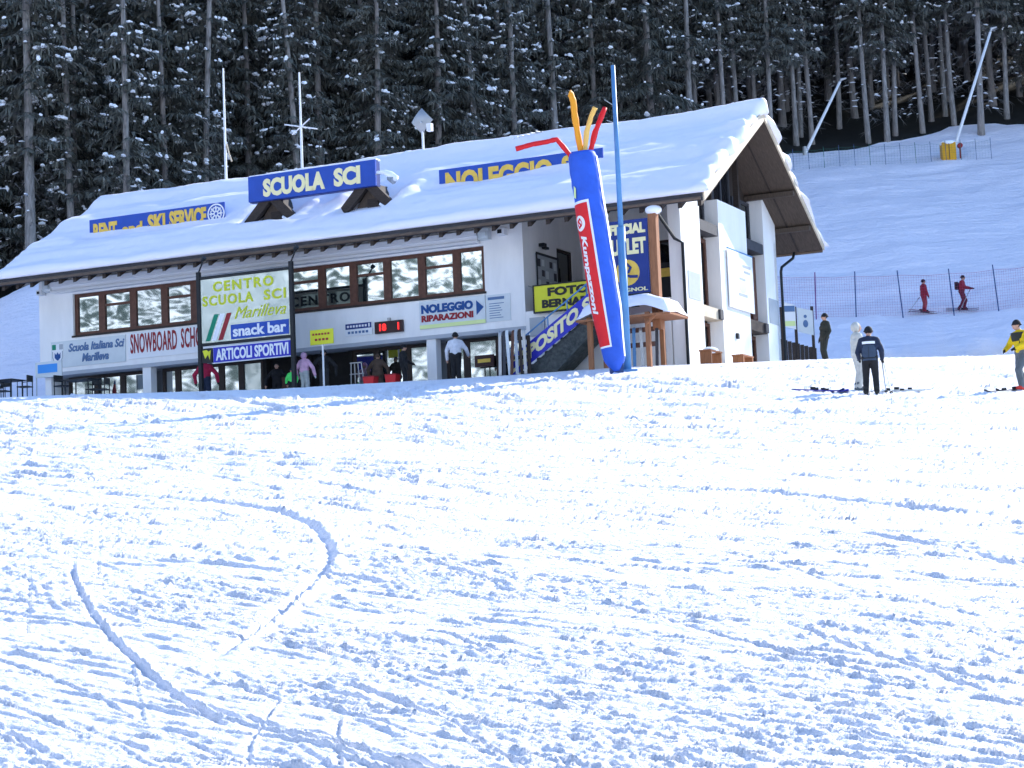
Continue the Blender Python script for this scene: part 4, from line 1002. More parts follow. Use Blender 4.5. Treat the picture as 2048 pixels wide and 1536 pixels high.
for i, (x, y) in enumerate(((9.75, 51.2), (10.0, 51.45))):
    ski(('left', 'right')[i] + ' ski with black binding lying on the snow right of the ski poles', G(x, y, .03), R(62), 'off_white', 1.6, .07, w=.09)
# yellow jacket at the right edge
ym, yh = person('skier in yellow jacket, black hat and red boots at the right edge', G(12.78, 50.2), R(-62), 1.74, 'cloth_yellow', 'cloth_grey', 'cloth_bootred', 'cloth_black', hat='cloth_black',
    la=(.12, -.1, -.28), ra=(-.12, -.12, -.28), lh=(.02, -.32, -.36), rh=(-.02, -.32, -.38), lean=.12, knee=.16, stride=.22, bulk=1.15, vox=.013, look=1.0, head_turn=-.2)
b = MB(); n_ = 16
vs = [(.235 * math.sin(a), .185 * math.cos(a) - lean_ - .01, z) for z, lean_ in ((1.22, .03), (1.34, .05), (1.44, .06)) for a in np.linspace(0, 2 * math.pi, n_ + 1)]
b.add(vs, [(i * (n_ + 1) + j, i * (n_ + 1) + j + 1, (i + 1) * (n_ + 1) + j + 1, (i + 1) * (n_ + 1) + j) for i in range(2) for j in range(n_)]); b.build('dark_yoke', 'cloth_olive', ym, True)
for i in (0, 1): ski(('front', 'rear')[i] + ' ski under the red boots of the yellow skier', G(12.35 + i * .35, 50.0 + i * .25, .02), R(-62), 'charcoal' if False else 'wood_slate', 1.6, .07)
MB().tube([(.12, -.20, 1.05), (.14, -.18, 1.35), (.1, -.05, 1.47)], .012, 5).build('jacket_zip', 'ink', ym)
MB().tube([(.02 * 0, .19, .95), (0, .205, 1.2)], .006, 5).build('back_seam', 'ink', man); MB().tube([(-.2, 0, .93), (-.14, .15, .925), (0, .2, .92), (.14, .15, .925), (.2, 0, .93)], .012, 6).build('jacket_hem', 'cloth_black', man)
# dark figure near the lodge, and two red skiers behind the net
person('person in dark olive clothes and black cap standing near the banners', G(11.05, 70.6, -.06), R(-75), 1.80, 'cloth_olive', 'cloth_olive', 'cloth_charcoal', 'cloth_black', hat='cloth_black', la=(.07, .05, -.3), ra=(-.07, .04, -.3), lh=(.05, -.08, -.5), rh=(-.05, -.1, -.5), bulk=1.1, legs=.6, vox=.014, lean=-.1)
r1, _ = person('skier in an all-red suit standing still behind the net', G(20.72, 100.0), R(105), 1.66, 'cloth_red', 'cloth_red', 'cloth_black', 'cloth_black', hat='cloth_black', hair='cloth_black', bulk=1.1, legs=.7, la=(.1, -.1, -.3), ra=(-.1, -.02, -.3))
r2, _ = person('skier in red jacket with dark rucksack and trousers sliding to the right', G(22.64, 100.1), R(65), 1.72, 'cloth_red', 'cloth_darkred', 'cloth_black', 'cloth_black', hat='cloth_black', hair='cloth_black', bulk=1.1, la=(.08, -.12, -.28), ra=(-.08, -.12, -.28), lh=(.1, -.4, -.3), rh=(-.1, -.4, -.32), lean=.12, knee=.14, stride=.06, legs=1.3)
MB().box(-.15, .15, .14, .30, 1.05, 1.42).build('rucksack', 'cloth_black', r2)
for i, (x, y, rz, lb) in enumerate(((20.72, 99.9, R(100), 'left ski of the all-red skier'), (20.72, 100.15, R(100), 'right ski of the all-red skier'), (22.6, 99.98, R(78), 'near ski of the skier with rucksack'), (22.68, 100.25, R(78), 'far ski of the skier with rucksack'))):
    o = ski(lb, G(x, y, .03), rz, 'wood_slate', 1.6)
    o.rotation_euler = (.07 if i > 1 else .1, 0, rz)
ski_pole('ski pole trailing behind the all-red skier', G(19.9, 99.95, .05), (20.5, 99.95, gz(20.6, 99.95) + .8)); ski_pole('ski pole of the skier with rucksack', G(22.4, 99.8, .02), (23.05, 99.9, gz(23, 100.0) + 1.05))

# people in front of the shop windows
F = R(YAW)
person('person in white jacket and dark trousers leaning at the entrance pillar', bg(-8.15, -1.2), F + R(200), 1.74, 'cloth_white', 'cloth_black', 'cloth_black', 'skin', hair='hair_dark', hat='cloth_black', la=(.15, -.05, -.3), ra=(-.2, -.08, -.28), rh=(-.22, -.3, -.42), lean=.1, legs=.8, bulk=1.15)
person('person in black ski clothes beside the white entrance pillar', bg(-10.45, -.8, -.1), F + R(120), 1.62, 'cloth_black', 'cloth_black', 'cloth_black', 'cloth_black', hat='cloth_black', la=(.15, -.12, -.25), lh=(.1, -.35, -.35), bulk=1.1)
person('person in pink and white jacket with a tall pink hat at the entrance', bg(-14.15, -1.5), F + R(170), 1.55, 'cloth_rose', 'cloth_ltgrey', 'cloth_grey', 'cloth_white', hat='cloth_pink', hood='cloth_rose', bulk=1.2)
person('child in a bright green jacket in front of the dark doorway', bg(-14.62, -1.6, -.05), F + R(10), 1.05, 'cloth_green', 'cloth_black', 'cloth_black', 'cloth_black', hat='cloth_navy', bulk=1.35, la=(.16, 0, -.25), ra=(-.16, 0, -.25))
person('person in red jacket and dark trousers with a white scarf below the shop board', bg(-18.35, -1.6, -.02), F + R(190), 1.68, 'cloth_crimson', 'cloth_navy', 'cloth_black', 'cloth_black', hair='hair_dark', hat='cloth_crimson', bulk=1.25)
person('dark-clothed person standing inside the doorway left', bg(-16.3, .1, -.1), F + R(20), 1.55, 'cloth_black', 'cloth_black', 'cloth_black', 'skin', bulk=1.1)
person('dark-clothed person sitting low in the doorway', bg(-15.3, .2, -.1), F, 1.25, 'cloth_black', 'cloth_charcoal', 'cloth_black', 'skin', hair='hair_fair', bulk=1.1, squat=.3, knee=.25)
person('person in black next to the yellow notice pole', bg(-13.5, -1.2), F + R(30), 1.62, 'cloth_black', 'cloth_charcoal', 'cloth_black', 'cloth_black', hat='cloth_black', bulk=1.1)
person('person in a long brown coat in front of the shop window', bg(-12.0, .1, -.1), F + R(185), 1.5, 'cloth_brown', 'cloth_brown', 'cloth_black', 'cloth_brown', hair='cloth_brown', bulk=1.25, skirt=1)

# ------------------------------------------------------------------ inflatable tube and blue pole
A0, A1 = Vector((3.28, 62.8, gz(3.28, 62.8) + .05)), Vector((2.50, 62.8, 13.3))
ax = (A1 - A0); AL = ax.length; axn = ax.normalized()
e1_ = Vector((axn.z, 0, -axn.x)).normalized(); e2_ = Vector((0, -1, 0))
def cyl(th_, s_, r): return A0 + axn * (s_ * AL) + (e1_ * math.sin(th_) + e2_ * math.cos(th_)) * r
inf = thing('inflatable_tube', 'tall leaning blue inflatable advertising tube with a red banner and streamers on top', 'inflatable', G(3.28, 62.8))
base_l = Vector(inf.location)
def rad(s_): return .47 * (.62 + .38 * min(1, s_ / .3) ** .8) * (1 - .55 * max(0, (.05 - s_) / .05)) * (1 - .10 * max(0, (s_ - .965) / .035) ** 2) * (1 + .012 * math.sin(s_ * 30))
n_, k_ = 40, 90
b = MB()
vs = []
for i in range(k_ + 1):
    s_ = i / k_
    for j in range(n_): vs.append(cyl(2 * math.pi * j / n_, s_, rad(s_) * (1 + .05 * (float(vn(j * .45 + i * .12, i * .35, 4)) - .5) * (0 if (abs(((2 * math.pi * j / n_ + math.pi) % (2 * math.pi)) - math.pi - R(-60)) < R(60) and .09 < s_ < .8) else 1))) - base_l)
fs = [(i * n_ + j, i * n_ + (j + 1) % n_, (i + 1) * n_ + (j + 1) % n_, (i + 1) * n_ + j) for i in range(k_) for j in range(n_)] + [tuple(range(n_ - 1, -1, -1)), tuple(range(k_ * n_, (k_ + 1) * n_))]
b.add(vs, fs); b.build('tube', 'inflate_blue', inf, True)
def patch(th0, th1, s0, s1, r, m, name):
    b = MB(); q, p = 12, 30
    vs = [cyl(th0 + (th1 - th0) * j / q, s0 + (s1 - s0) * i / p, r * rad(s0 + (s1 - s0) * i / p) / .47) - base_l for i in range(p + 1) for j in range(q + 1)]
    b.add(vs, [(i * (q + 1) + j, i * (q + 1) + j + 1, (i + 1) * (q + 1) + j + 1, (i + 1) * (q + 1) + j) for i in range(p) for j in range(q)])
    return b.build(name, m, inf, True)
patch(R(58), R(125), .06, .975, .484, 'inflate_white', 'side_face')  # white strip down the right side of the tube
SB0, SB1 = .115, .765
patch(R(-112), R(-6), SB0 - .008, SB1 + .012, .485, 'inflate_white', 'banner_border')
rb_ = patch(R(-110), R(-14), SB0, SB1, .494, 'inflate_red', 'banner')
def banner_map(p):   # x along the text (top to bottom), z across
    return cyl(R(-60) + p[2] / .49, SB1 - p[0] / AL, (.500 - (p[1] + .001) * .4) * rad(SB1 - p[0] / AL) / .47) - base_l
lettering(rb_, 'Kumpazzoni', 1.02, 3.55, -.10, .20, 0, 'white', .035, .2, fn=banner_map)
b = MB()
for k in range(20):
    a0, a1 = 2 * math.pi * k / 20, 2 * math.pi * (k + 1) / 20
    for (r0, r1) in ((.0, .0),): pass
vs = [(.62, -.012, .03)] + [(.62 + .25 * q / 6 * math.cos(a), -.012, .03 + .21 * q / 6 * math.sin(a)) for q in range(1, 7) for a in np.linspace(0, 2 * math.pi, 24, endpoint=False)]
b.add([banner_map(p) for p in vs], [(0, 1 + j, 1 + (j + 1) % 24) for j in range(24)] + [(1 + q * 24 + j, 1 + q * 24 + (j + 1) % 24, 1 + (q + 1) * 24 + (j + 1) % 24, 1 + (q + 1) * 24 + j) for q in range(5) for j in range(24)]); lg = b.build('roundel', 'white', rb_)
b = MB(); pts = [(.48, -.03, .08), (.55, -.03, -.02), (.62, -.03, .03), (.69, -.03, .08), (.76, -.03, -.02)]
b.tube([banner_map(p) for p in pts], .03, 6); b.tube([banner_map((.62 + .12 * math.cos(a), -.03, .03 + .10 * math.sin(a))) for a in np.linspace(0, 2 * math.pi, 12)], .012, 5); b.build('swirl', 'inflate_red', lg)
for (q0, q1) in ((1.15, 1.55), (1.65, 2.2), (2.6, 3.1), (3.2, 3.7)):
    b = MB(); b.add([banner_map(p) for p in ((q0, 0, -.26), (q1, 0, -.26), (q1, 0, -.20), (q0, 0, -.20))], [(0, 1, 2, 3)]); b.build('small_print', 'off_white', rb_)
b = MB(); b.add([cyl(R(-60 + x), s_, .496) - base_l for x, s_ in ((-12, .80), (2, .79), (10, .835), (0, .85))], [(0, 1, 2, 3)]); b.build('logo_patch', 'lime', inf)
def streamer(path, r, m):
    path = [Vector(p) for p in path]
    fine = []
    for i in range(len(path) - 1):
        for q in range(6):
            t = q / 6; fine.append(path[i].lerp(path[i + 1], t))
    fine.append(path[-1])
    rs = [r * (.85 + .3 * float(vn(i * .7, r * 50, 3))) for i in range(len(fine))]
    MB().tube([p - base_l for p in fine], rs, 10).build('streamer', m, inf, True)
streamer([(2.5, 62.8, 13.2), (2.40, 62.8, 13.9), (2.32, 62.75, 14.55), (2.30, 62.7, 14.95), (2.22, 62.7, 15.2), (2.17, 62.7, 15.22)], .105, 'orange')
streamer([(2.58, 62.75, 13.2), (2.68, 62.7, 13.95), (2.85, 62.65, 14.45), (2.98, 62.6, 14.7)], .085, 'yellow_nylon')
streamer([(2.74, 62.8, 13.2), (2.95, 62.85, 13.95), (3.30, 62.9, 14.75)], .09, 'inflate_red')
streamer([(2.15, 62.75, 13.2), (1.92, 62.7, 13.5), (1.72, 62.65, 13.74), (1.40, 62.6, 13.66), (.95, 62.6, 13.60), (.42, 62.6, 13.47)], .08, 'inflate_red')
bl = MB(); bl.box(-.2, .22, -.1, .35, -.1, .3).build('blower', 'post_blue', inf)
pol = thing('flag_pole', 'tall pale blue steel pole beside the leaning inflatable tube', 'pole', G(3.66, 63.4))
MB().tube([(0, 0, -.2), (0, 0, 4.6)], .135, 14).build('lower_tube', 'pole_blue', pol, True)
MB().tube([(0, 0, 4.55), (-.02, 0, 9.85)], [.09, .07], 12).build('upper_tube', 'pole_blue', pol, True)
MB().box(-.3, .3, -.3, .3, -.08, .03).build('foot_plate', 'pole_blue', pol)
MB().tube([(-.1, -.1, 8.55), (-.35, -.2, 8.7)], .015, 5).build('rope_cleat', 'grey_metal', pol); MB().tube([(-.1, 0, 8.0), (-.3, -.1, 8.05)], .015, 5).build('rope_cleat', 'grey_metal', pol)
MB().tube([(-.14, -.1, .2), (-.35, -.35, 2.2)], .02, 5).build('guy_rope', 'white_metal', pol)

# ------------------------------------------------------------------ trees
def trunk_mesh(h, r0, m, seed):
    rnd = random.Random(seed); b = MB(); pts, rs = [], []
    ox, oy = rnd.uniform(-.02, .02), rnd.uniform(-.02, .02)
    for i in range(12):
        t = i / 11; pts.append((ox * h * t * t + .10 * math.sin(7 * t + seed), oy * h * t * t + .05 * math.cos(2.5 * t + seed), -1.0 + (h + 1) * t)); rs.append(r0 * (1 - .86 * t) * (1.25 if i == 0 else 1) * rnd.uniform(.92, 1.08))
    b.tube(pts, rs, 9)
    return b.mesh('trunk', m, True)
def crown_mesh(h, z0, lmax, seed, dead_from, dens, snow_p, nm):
    rnd = random.Random(seed)
    V, Fq, Mi, SV, SF = [], [], [], [], []
    def quad(p, q, w0, w1, mi, up):
        d = (q - p); s = d.cross(up)
        if s.length < 1e-5: return
        s.normalize(); o = len(V)
        V.extend([p - s * w0, p + s * w0, q + s * w1, q - s * w1]); Fq.append((o, o + 1, o + 2, o + 3)); Mi.append(mi)
    def clump(c, d, ln, w, t_):
        d = d.normalized(); s = d.cross(Vector((0, 0, 1))).normalized(); u = s.cross(d); o = len(SV)
        for q in (-.5, 0, .5):
            k = .55 if q else 1.0
            for (a, b_) in ((-1, 0), (-.55, .8), (.55, .8), (1, 0), (0, -.35)):
                SV.append(c + d * (ln * q) + s * (a * w * k * rnd.uniform(.8, 1.2)) + u * (b_ * t_ * k * rnd.uniform(.8, 1.2)))
        for i in range(2):
            for j in range(5): SF.append((o + i * 5 + j, o + i * 5 + (j + 1) % 5, o + (i + 1) * 5 + (j + 1) % 5, o + (i + 1) * 5 + j))
        SF.append((o + 4, o + 3, o + 2, o + 1, o)); SF.append((o + 10, o + 11, o + 12, o + 13, o + 14))
    z = z0
    while z < h - .3:
        f = (z - z0) / (h - z0)
        L0 = lmax * (1 - f) ** .75 * min(1, .55 + f * 6)
        low = z < 15
        for _ in range(rnd.choice((3, 4, 5)) if low else 4):
            a = rnd.uniform(0, 2 * math.pi); Lb = L0 * rnd.uniform(.55, 1.15) + .25
            dr = rnd.uniform(.30, .62); dirh = Vector((math.cos(a), math.sin(a), 0)); sd = Vector((-math.sin(a), math.cos(a), 0))
            pts = [Vector((0, 0, z)) + dirh * (Lb * t) + Vector((0, 0, .12 * Lb * t - dr * Lb * t ** 1.6 + .12 * Lb * t ** 4)) for t in (0, .25, .45, .62, .78, .9, 1.0)]
            for i in range(6): quad(pts[i], pts[i + 1], .028 * (1 - i / 8), .02, 1, Vector((0, 0, 1)))
            for i in range(1, 7):
                if rnd.random() > dens: continue
                t = (0, .25, .45, .62, .78, .9, 1.0)[i]
                tw = Lb * (.34 - .16 * t) + .12
                for sg in (-1, 1):
                    for rep in range(3 if low else 1):
                        d = (sd * sg * rnd.uniform(.6, 1) + dirh * rnd.uniform(.25, .9) + Vector((0, 0, rnd.uniform(-.75, -.1)))).normalized()
                        q = pts[i].lerp(pts[i - 1], rnd.random() * .8) if rep else pts[i]
                        m_ = q + d * tw * rnd.uniform(.4, .6); e = m_ + (d + Vector((0, 0, -.5))).normalized() * tw * rnd.uniform(.35, .6)
                        up = Vector((rnd.uniform(-.4, .4), rnd.uniform(-.4, .4), 1))
                        wv = .045 if low else .09
                        quad(q, m_, wv * .5, wv, 0, up); quad(m_, e, wv, .008, 0, up)
                if low and rnd.random() < .7:
                    e = pts[i] + Vector((rnd.uniform(-.1, .1), rnd.uniform(-.1, .1), -rnd.uniform(.25, .65))); quad(pts[i], e, .045, .01, 0, dirh)
            if rnd.random() < snow_p:
                for i in range(rnd.choice((1, 2, 3, 4, 6))):
                    j = rnd.choice((2, 3, 4, 5)); c = pts[j].lerp(pts[j + 1], rnd.random()) + Vector((0, 0, .05)); clump(c, pts[j + 1] - pts[j] + Vector((rnd.uniform(-.3, .3), rnd.uniform(-.3, .3), rnd.uniform(-.25, .25))), *((rnd.uniform(.07, .2), rnd.uniform(.04, .12), rnd.uniform(.05, .13)) if rnd.random() < .85 else (rnd.uniform(.2, .4), rnd.uniform(.1, .22), rnd.uniform(.1, .2))))
        z += rnd.uniform(.22, .42) if low else rnd.uniform(.45, .8)
    z = dead_from
    while z < z0 + 2:
        a = rnd.uniform(0, 2 * math.pi); Lb = rnd.uniform(.4, 1.7); d = Vector((math.cos(a), math.sin(a), rnd.uniform(-.35, .15)))
        p = Vector((0, 0, z)); m_ = p + d * Lb * .6; e = m_ + (d + Vector((rnd.uniform(-.4, .4), rnd.uniform(-.4, .4), -.25))) * Lb * .4
        quad(p, m_, .022, .014, 1, Vector((0, 0, 1))); quad(m_, e, .014, .006, 1, Vector((0, 0, 1)))
        for _ in range(3): quad(m_.lerp(e, rnd.random()), e + Vector((rnd.uniform(-.3, .3), rnd.uniform(-.3, .3), rnd.uniform(-.4, 0))), .012, .004, 1, d)
        if rnd.random() < snow_p * .6: clump(m_ + Vector((0, 0, .04)), d, rnd.uniform(.2, .45), rnd.uniform(.05, .11), .06)
        z += rnd.uniform(.04, .16)
    def mk(name, v, f, mats, mi=None):
        me = bpy.data.meshes.new(name); me.from_pydata([tuple(p) for p in v], [], f)
        for m_ in mats: me.materials.append(M[m_])
        if mi: me.polygons.foreach_set('material_index', mi)
        me.update(); return me
    return mk('crown', V, Fq, [nm, 'twig'], Mi), mk('snow_clumps', SV, SF, ['snow_clump'])

TREES = {'low': [], 'mid': [], 'high': [], 'hero': []}
for i in range(4):
    h = 25 + i; c, s_ = crown_mesh(h, 2.2 + i * .5, 2.9, 100 + i, 1.0, .95, .42, ('needle', 'needle2')[i % 2]); TREES['low'].append((trunk_mesh(h, .25, 'bark', i), c, s_))
for i in range(4):
    h = 27 + i; c, s_ = crown_mesh(h, 5.5 + i * .7, 2.5, 200 + i, 1.2, .85, .36, ('needle', 'needle2')[i % 2]); TREES['mid'].append((trunk_mesh(h, .25, ('bark', 'bark_pale')[i % 2], 10 + i), c, s_))
for i in range(4):
    h = 28 + i; c, s_ = crown_mesh(h, 6.0 + i * 1.1, 2.3, 300 + i, 1.5, .8, .34, ('needle2', 'needle')[i % 2]); TREES['high'].append((trunk_mesh(h, .19, ('bark_pale', 'bark')[i % 2], 20 + i), c, s_))
for i in range(3):
    h = 26 + i; c, s_ = crown_mesh(h, 4.5 + i, 2.2, 400 + i, .8, .55, .45, 'needle2'); TREES['hero'].append((trunk_mesh(h, .25, 'bark_pale', 30 + i), c, s_))
placed = []
def tree(x, y, kind, label, group, sc=1.0):
    v = random.choice(TREES[kind])
    t = thing('spruce_tree', label, 'tree', (x, y, gz(x, y) - .1), random.uniform(0, 6.28), group)
    t.scale = (sc, sc, sc * random.uniform(.95, 1.05)); t.rotation_euler = (R(random.uniform(-1.2, 1.2)), R(random.uniform(-1.5, 1.5)), t.rotation_euler.z)
    for nm_, me in zip(('trunk', 'crown', 'snow_clumps'), v):
        o = link(nm_, me, t)
        if nm_ == 'snow_clumps': o['kind'] = 'stuff'
    placed.append((x, y))
hero = [  # picture column of the trunk, depth behind the forest edge, crown kind, label
 (50, 1, 'hero', 'thick-trunked spruce at the far left beyond the roof end'), (136, 2, 'hero', 'pale straight spruce, second from the left picture edge'), (246, 1, 'hero', 'slightly leaning spruce rising behind the RENT board'),
 (372, 6, 'low', 'thin spruce to the left of the first roof pole'), (405, 3, 'hero', 'pale thin spruce close left of the first roof pole'), (440, 9, 'low', 'slim spruce right behind the first roof pole'), (497, 6, 'low', 'slim spruce between the two roof poles'),
 (597, 2, 'hero', 'stout spruce standing behind the crossed-arm mast'), (640, 8, 'low', 'dense dark spruce right of the crossed-arm mast'), (735, 5, 'low', 'dense spruce left of the mesh dish'), (885, 4, 'low', 'spruce just right of the mesh dish'), (955, 2, 'hero', 'pale-trunked spruce midway between dish and red streamer'),
 (1038, 2, 'hero', 'spruce trunk above the end of the red streamer'), (1118, 3, 'hero', 'spruce trunk just left of the orange streamer'), (1252, 5, 'high', 'spruce trunk just right of the blue pole top'), (1300, 8, 'high', 'slender spruce a little right of the blue pole'), (1395, 2, 'hero', 'spruce trunk rising behind the right half of the roof ridge'),
 (1485, 3, 'high', 'spruce trunk rising at the right end of the ridge'), (1550, 1, 'high', 'tall bare spruce trunk just right of the gable peak'), (1600, 2, 'high', 'left one of three close trunks by the short snow lance'), (1612, 4, 'high', 'middle one of three close trunks by the short snow lance'), (1632, 2, 'high', 'right one of three close trunks by the short snow lance'),
 (1690, 5, 'high', 'bare trunk behind the tip of the short snow lance'), (1748, 1, 'high', 'tall pale trunk left of the pair in the middle right'), (1788, 1, 'high', 'thinnest bright trunk in the middle right forest edge'), (1806, 2, 'high', 'trunk close to the right of the brightest one'), (1860, 2, 'high', 'trunk midway to the yellow hydrant'), (1876, 5, 'high', 'slim trunk left of the yellow hydrant'),
 (1905, 6, 'high', 'trunk directly behind the yellow hydrant'), (1925, 3, 'high', 'trunk crossed by the long snow lance'), (1980, 0, 'high', 'thick pale spruce right of the long snow lance'), (2035, 3, 'high', 'spruce trunk at the right picture edge')]
for c_, dp, kind, lab in hero:
    k = (c_ - 1024) / 4036.87
    # column -> ground position at the forest edge (roll included through the base height)
    y = 120.0
    for _ in range(8):
        el = (gz(k * y, y) / y - math.tan(R(5.513))); x = y * (k * math.cos(R(2.324)) + el * math.sin(R(2.324))); y = float(forest_line(x)) + dp + .5
    tree(x, y, kind, lab, None, 1.0 if c_ not in (50, 1980) else 1.25)
cand = []
for i in range(40):
    for j in range(60):
        pass
rnd = random.Random(5)
tries = 0; cnt = 0
def deep_label(x, y, d):
    col = x / y
    place = 'above the left roof end' if col < -.17 else 'behind the SCUOLA SCI board' if col < -.08 else 'between mesh dish and SCUOLA SCI board' if col < -.03 else 'between mesh dish and inflatable streamers' if col < .05 else 'above the right half of the roof' if col < .13 else 'above the upper net fence' if col < .19 else 'above the yellow hydrant'
    row = 'close behind the first trunks' if d < 12 else 'in the middle of the forest' if d < 30 else 'far up in the forest'
    return 'snow-flecked spruce ' + row + ' ' + place, 'spruces ' + row + ' ' + place
while cnt < 262 and tries < 20000:
    tries += 1
    dpt = 2 + 62 * rnd.random() ** 1.25
    x = rnd.uniform(-46, 58); y = float(forest_line(x)) + dpt
    if abs(x) > .285 * y + 3: continue
    md = 2.3 + dpt * .035
    if any((x - a) ** 2 + (y - b_) ** 2 < md * md for a, b_ in placed): continue
    r_ = rnd.random()
    kind = ('low' if r_ < .7 else 'mid') if x < 2 else (('low' if r_ < .4 else 'mid') if (x < 12 or dpt > 6) else ('mid' if r_ < .3 else 'high'))
    tree(x, y, kind, *deep_label(x, y, dpt), rnd.uniform(.85, 1.15)); cnt += 1
SHADE_SPRUCE = 'unseen spruce beyond the right side of the hill, added to shade the slope'  # off-frame trees added and enlarged to keep the hill in shade
tries = 0; cnt = 0
while cnt < 85 and tries < 5000:
    tries += 1
    x = rnd.uniform(41, 112); y = 133 + 26 * rnd.random()
    if abs(x) < .285 * y + 2: continue
    if any((x - a) ** 2 + (y - b_) ** 2 < 3.2 ** 2 for a, b_ in placed): continue
    tree(x, y, rnd.choice(('low', 'mid')), SHADE_SPRUCE, 'unseen shade spruces beyond the right side of the hill', rnd.uniform(1.15, 1.4)); cnt += 1

# ------------------------------------------------------------------ hill furniture
def net_part(parent, pts, hgt, m, step=.12, rows=16, r=.0035, z0=.05):
    b = MB(); org = Vector(parent.location)
    def quadv(p, q, w): b.add([p - w, p + w, q + w, q - w], [(0, 1, 2, 3)])
    for i in range(len(pts) - 1):
        p, q = Vector(pts[i]), Vector(pts[i + 1]); Ls = (q - p).length; n = max(2, int(Ls / step))
        d = (q - p).normalized()
        for k in range(rows):
            z = Vector((0, 0, z0 + (hgt - z0) * k / (rows - 1)))
            sag = Vector((0, 0, -.06 if k == rows - 1 else 0))
            m_ = (p + q) / 2 + sag
            quadv(p + z - org, m_ + z - org, Vector((0, 0, r * (2.2 if k == rows - 1 else 1)))); quadv(m_ + z - org, q + z - org, Vector((0, 0, r * (2.2 if k == rows - 1 else 1))))
        for k in range(n):
            c = p + (q - p) * (k / n) - org; quadv(c + Vector((0, 0, z0)), c + Vector((0, 0, hgt - .04)), d * r)
    o = b.build('net', m, parent); o['kind'] = 'stuff'
    return o
fx = [13.0, 15.26, 17.25, 19.56, 22.07, 24.29, 26.21, 28.6, 31.0]
f1 = thing('net_fence', 'long see-through safety net on dark leaning poles at the foot of the hill', 'fence', G(20, 99.8))
fp = []
for i, x in enumerate(fx):
    y = 99.6 + .15 * math.sin(i); z = gz(x, y); fp.append((x, y, z))
    ln = (.03, .06, .06, -.18, -.16, -.19, -.2, -.15, -.1)[i]
    MB().tube([Vector((x, y, z - .1)) - f1.location, Vector((x + ln * .45, y, z + 1.1)) - f1.location, Vector((x + ln * .9, y, z + 2.3)) - f1.location], .03, 6).build('post', ('post_purple', 'post_purple', 'post_blue', 'post_blue', 'post_blue', 'post_blue', 'post_red', 'post_blue', 'post_red')[i], f1)
net_part(f1, fp, 2.05, 'net')
f2 = thing('net_fence', 'low net fence with thin posts along the upper edge of the hill', 'fence', G(22, 127))
fp = []
for i in range(15):
    x = 17.5 + i * 1.0; y = 126.6 + .12 * i; z = gz(x, y); fp.append((x, y, z))
    MB().tube([Vector((x, y, z - .1)) - f2.location, Vector((x - .03, y, z + 1.35)) - f2.location], .016, 6).build('post', 'post_blue' if i % 3 else 'net_green', f2)
net_part(f2, fp, 1.2, 'net_green', .2, 8, .003)
def lance(p, q, label, r=.11):
    p, q = Vector(p), Vector(q); t = thing('snow_lance', label, 'snow lance', p)
    d = q - p
    MB().tube([(0, 0, -.6), d * .02, d * .97], [r * 1.1, r, r * .8], 10).build('tube', 'white_metal', t, True)
    MB().tube([d * .96, d, d + Vector((.35, 0, .08))], [r * .7, r, r * .5], 8).build('nozzle_head', 'grey_metal', t)
    MB().tube([(0, 0, -.6), (0, 0, .5)], r * 1.3, 8).build('foot', 'grey_metal', t)
    return t
lance((19.9, 131, gz(19.9, 131)), (22.55, 131, gz(19.9, 131) + 4.9), 'short white slanting snow-making lance in front of the forest')
lance((29.3, 129.6, gz(29.3, 129.6) + .1), (32.35, 129.6, gz(29.3, 129.6) + 8.3), 'long white slanting snow-making lance above the yellow hydrant')
t = thing('hydrant_box', 'yellow padded hydrant box with a snow cap below the long lance', 'hydrant', G(28.75, 128.4, -.1))
MB().box(-.45, .42, -.4, .4, 0, 1.15).build('box', 'hydrant', t); MB().box(.421, .44, -.35, .35, .1, 1.05).build('side_face', 'wood_slate', t)
MB().ball((0, 0, 1.15), .55, 1, .9, .4, 12, 6).build('snow_cap', 'snow_clump', t, True); MB().tube([(-.015, -.41, .05), (-.015, -.41, 1.1)], .03, 5).build('strap', 'wood_frame', t)
t = thing('red_valve', 'small dark red valve wheel right of the yellow hydrant', 'valve', G(29.55, 128.5, 0))
MB().tube([(0, 0, -.2), (0, 0, .75)], .06, 6).build('stem', 'dark_red', t); MB().tube([(0, -.12, .85), (0, .12, .85)], .17, 12).build('wheel', 'dark_red', t)

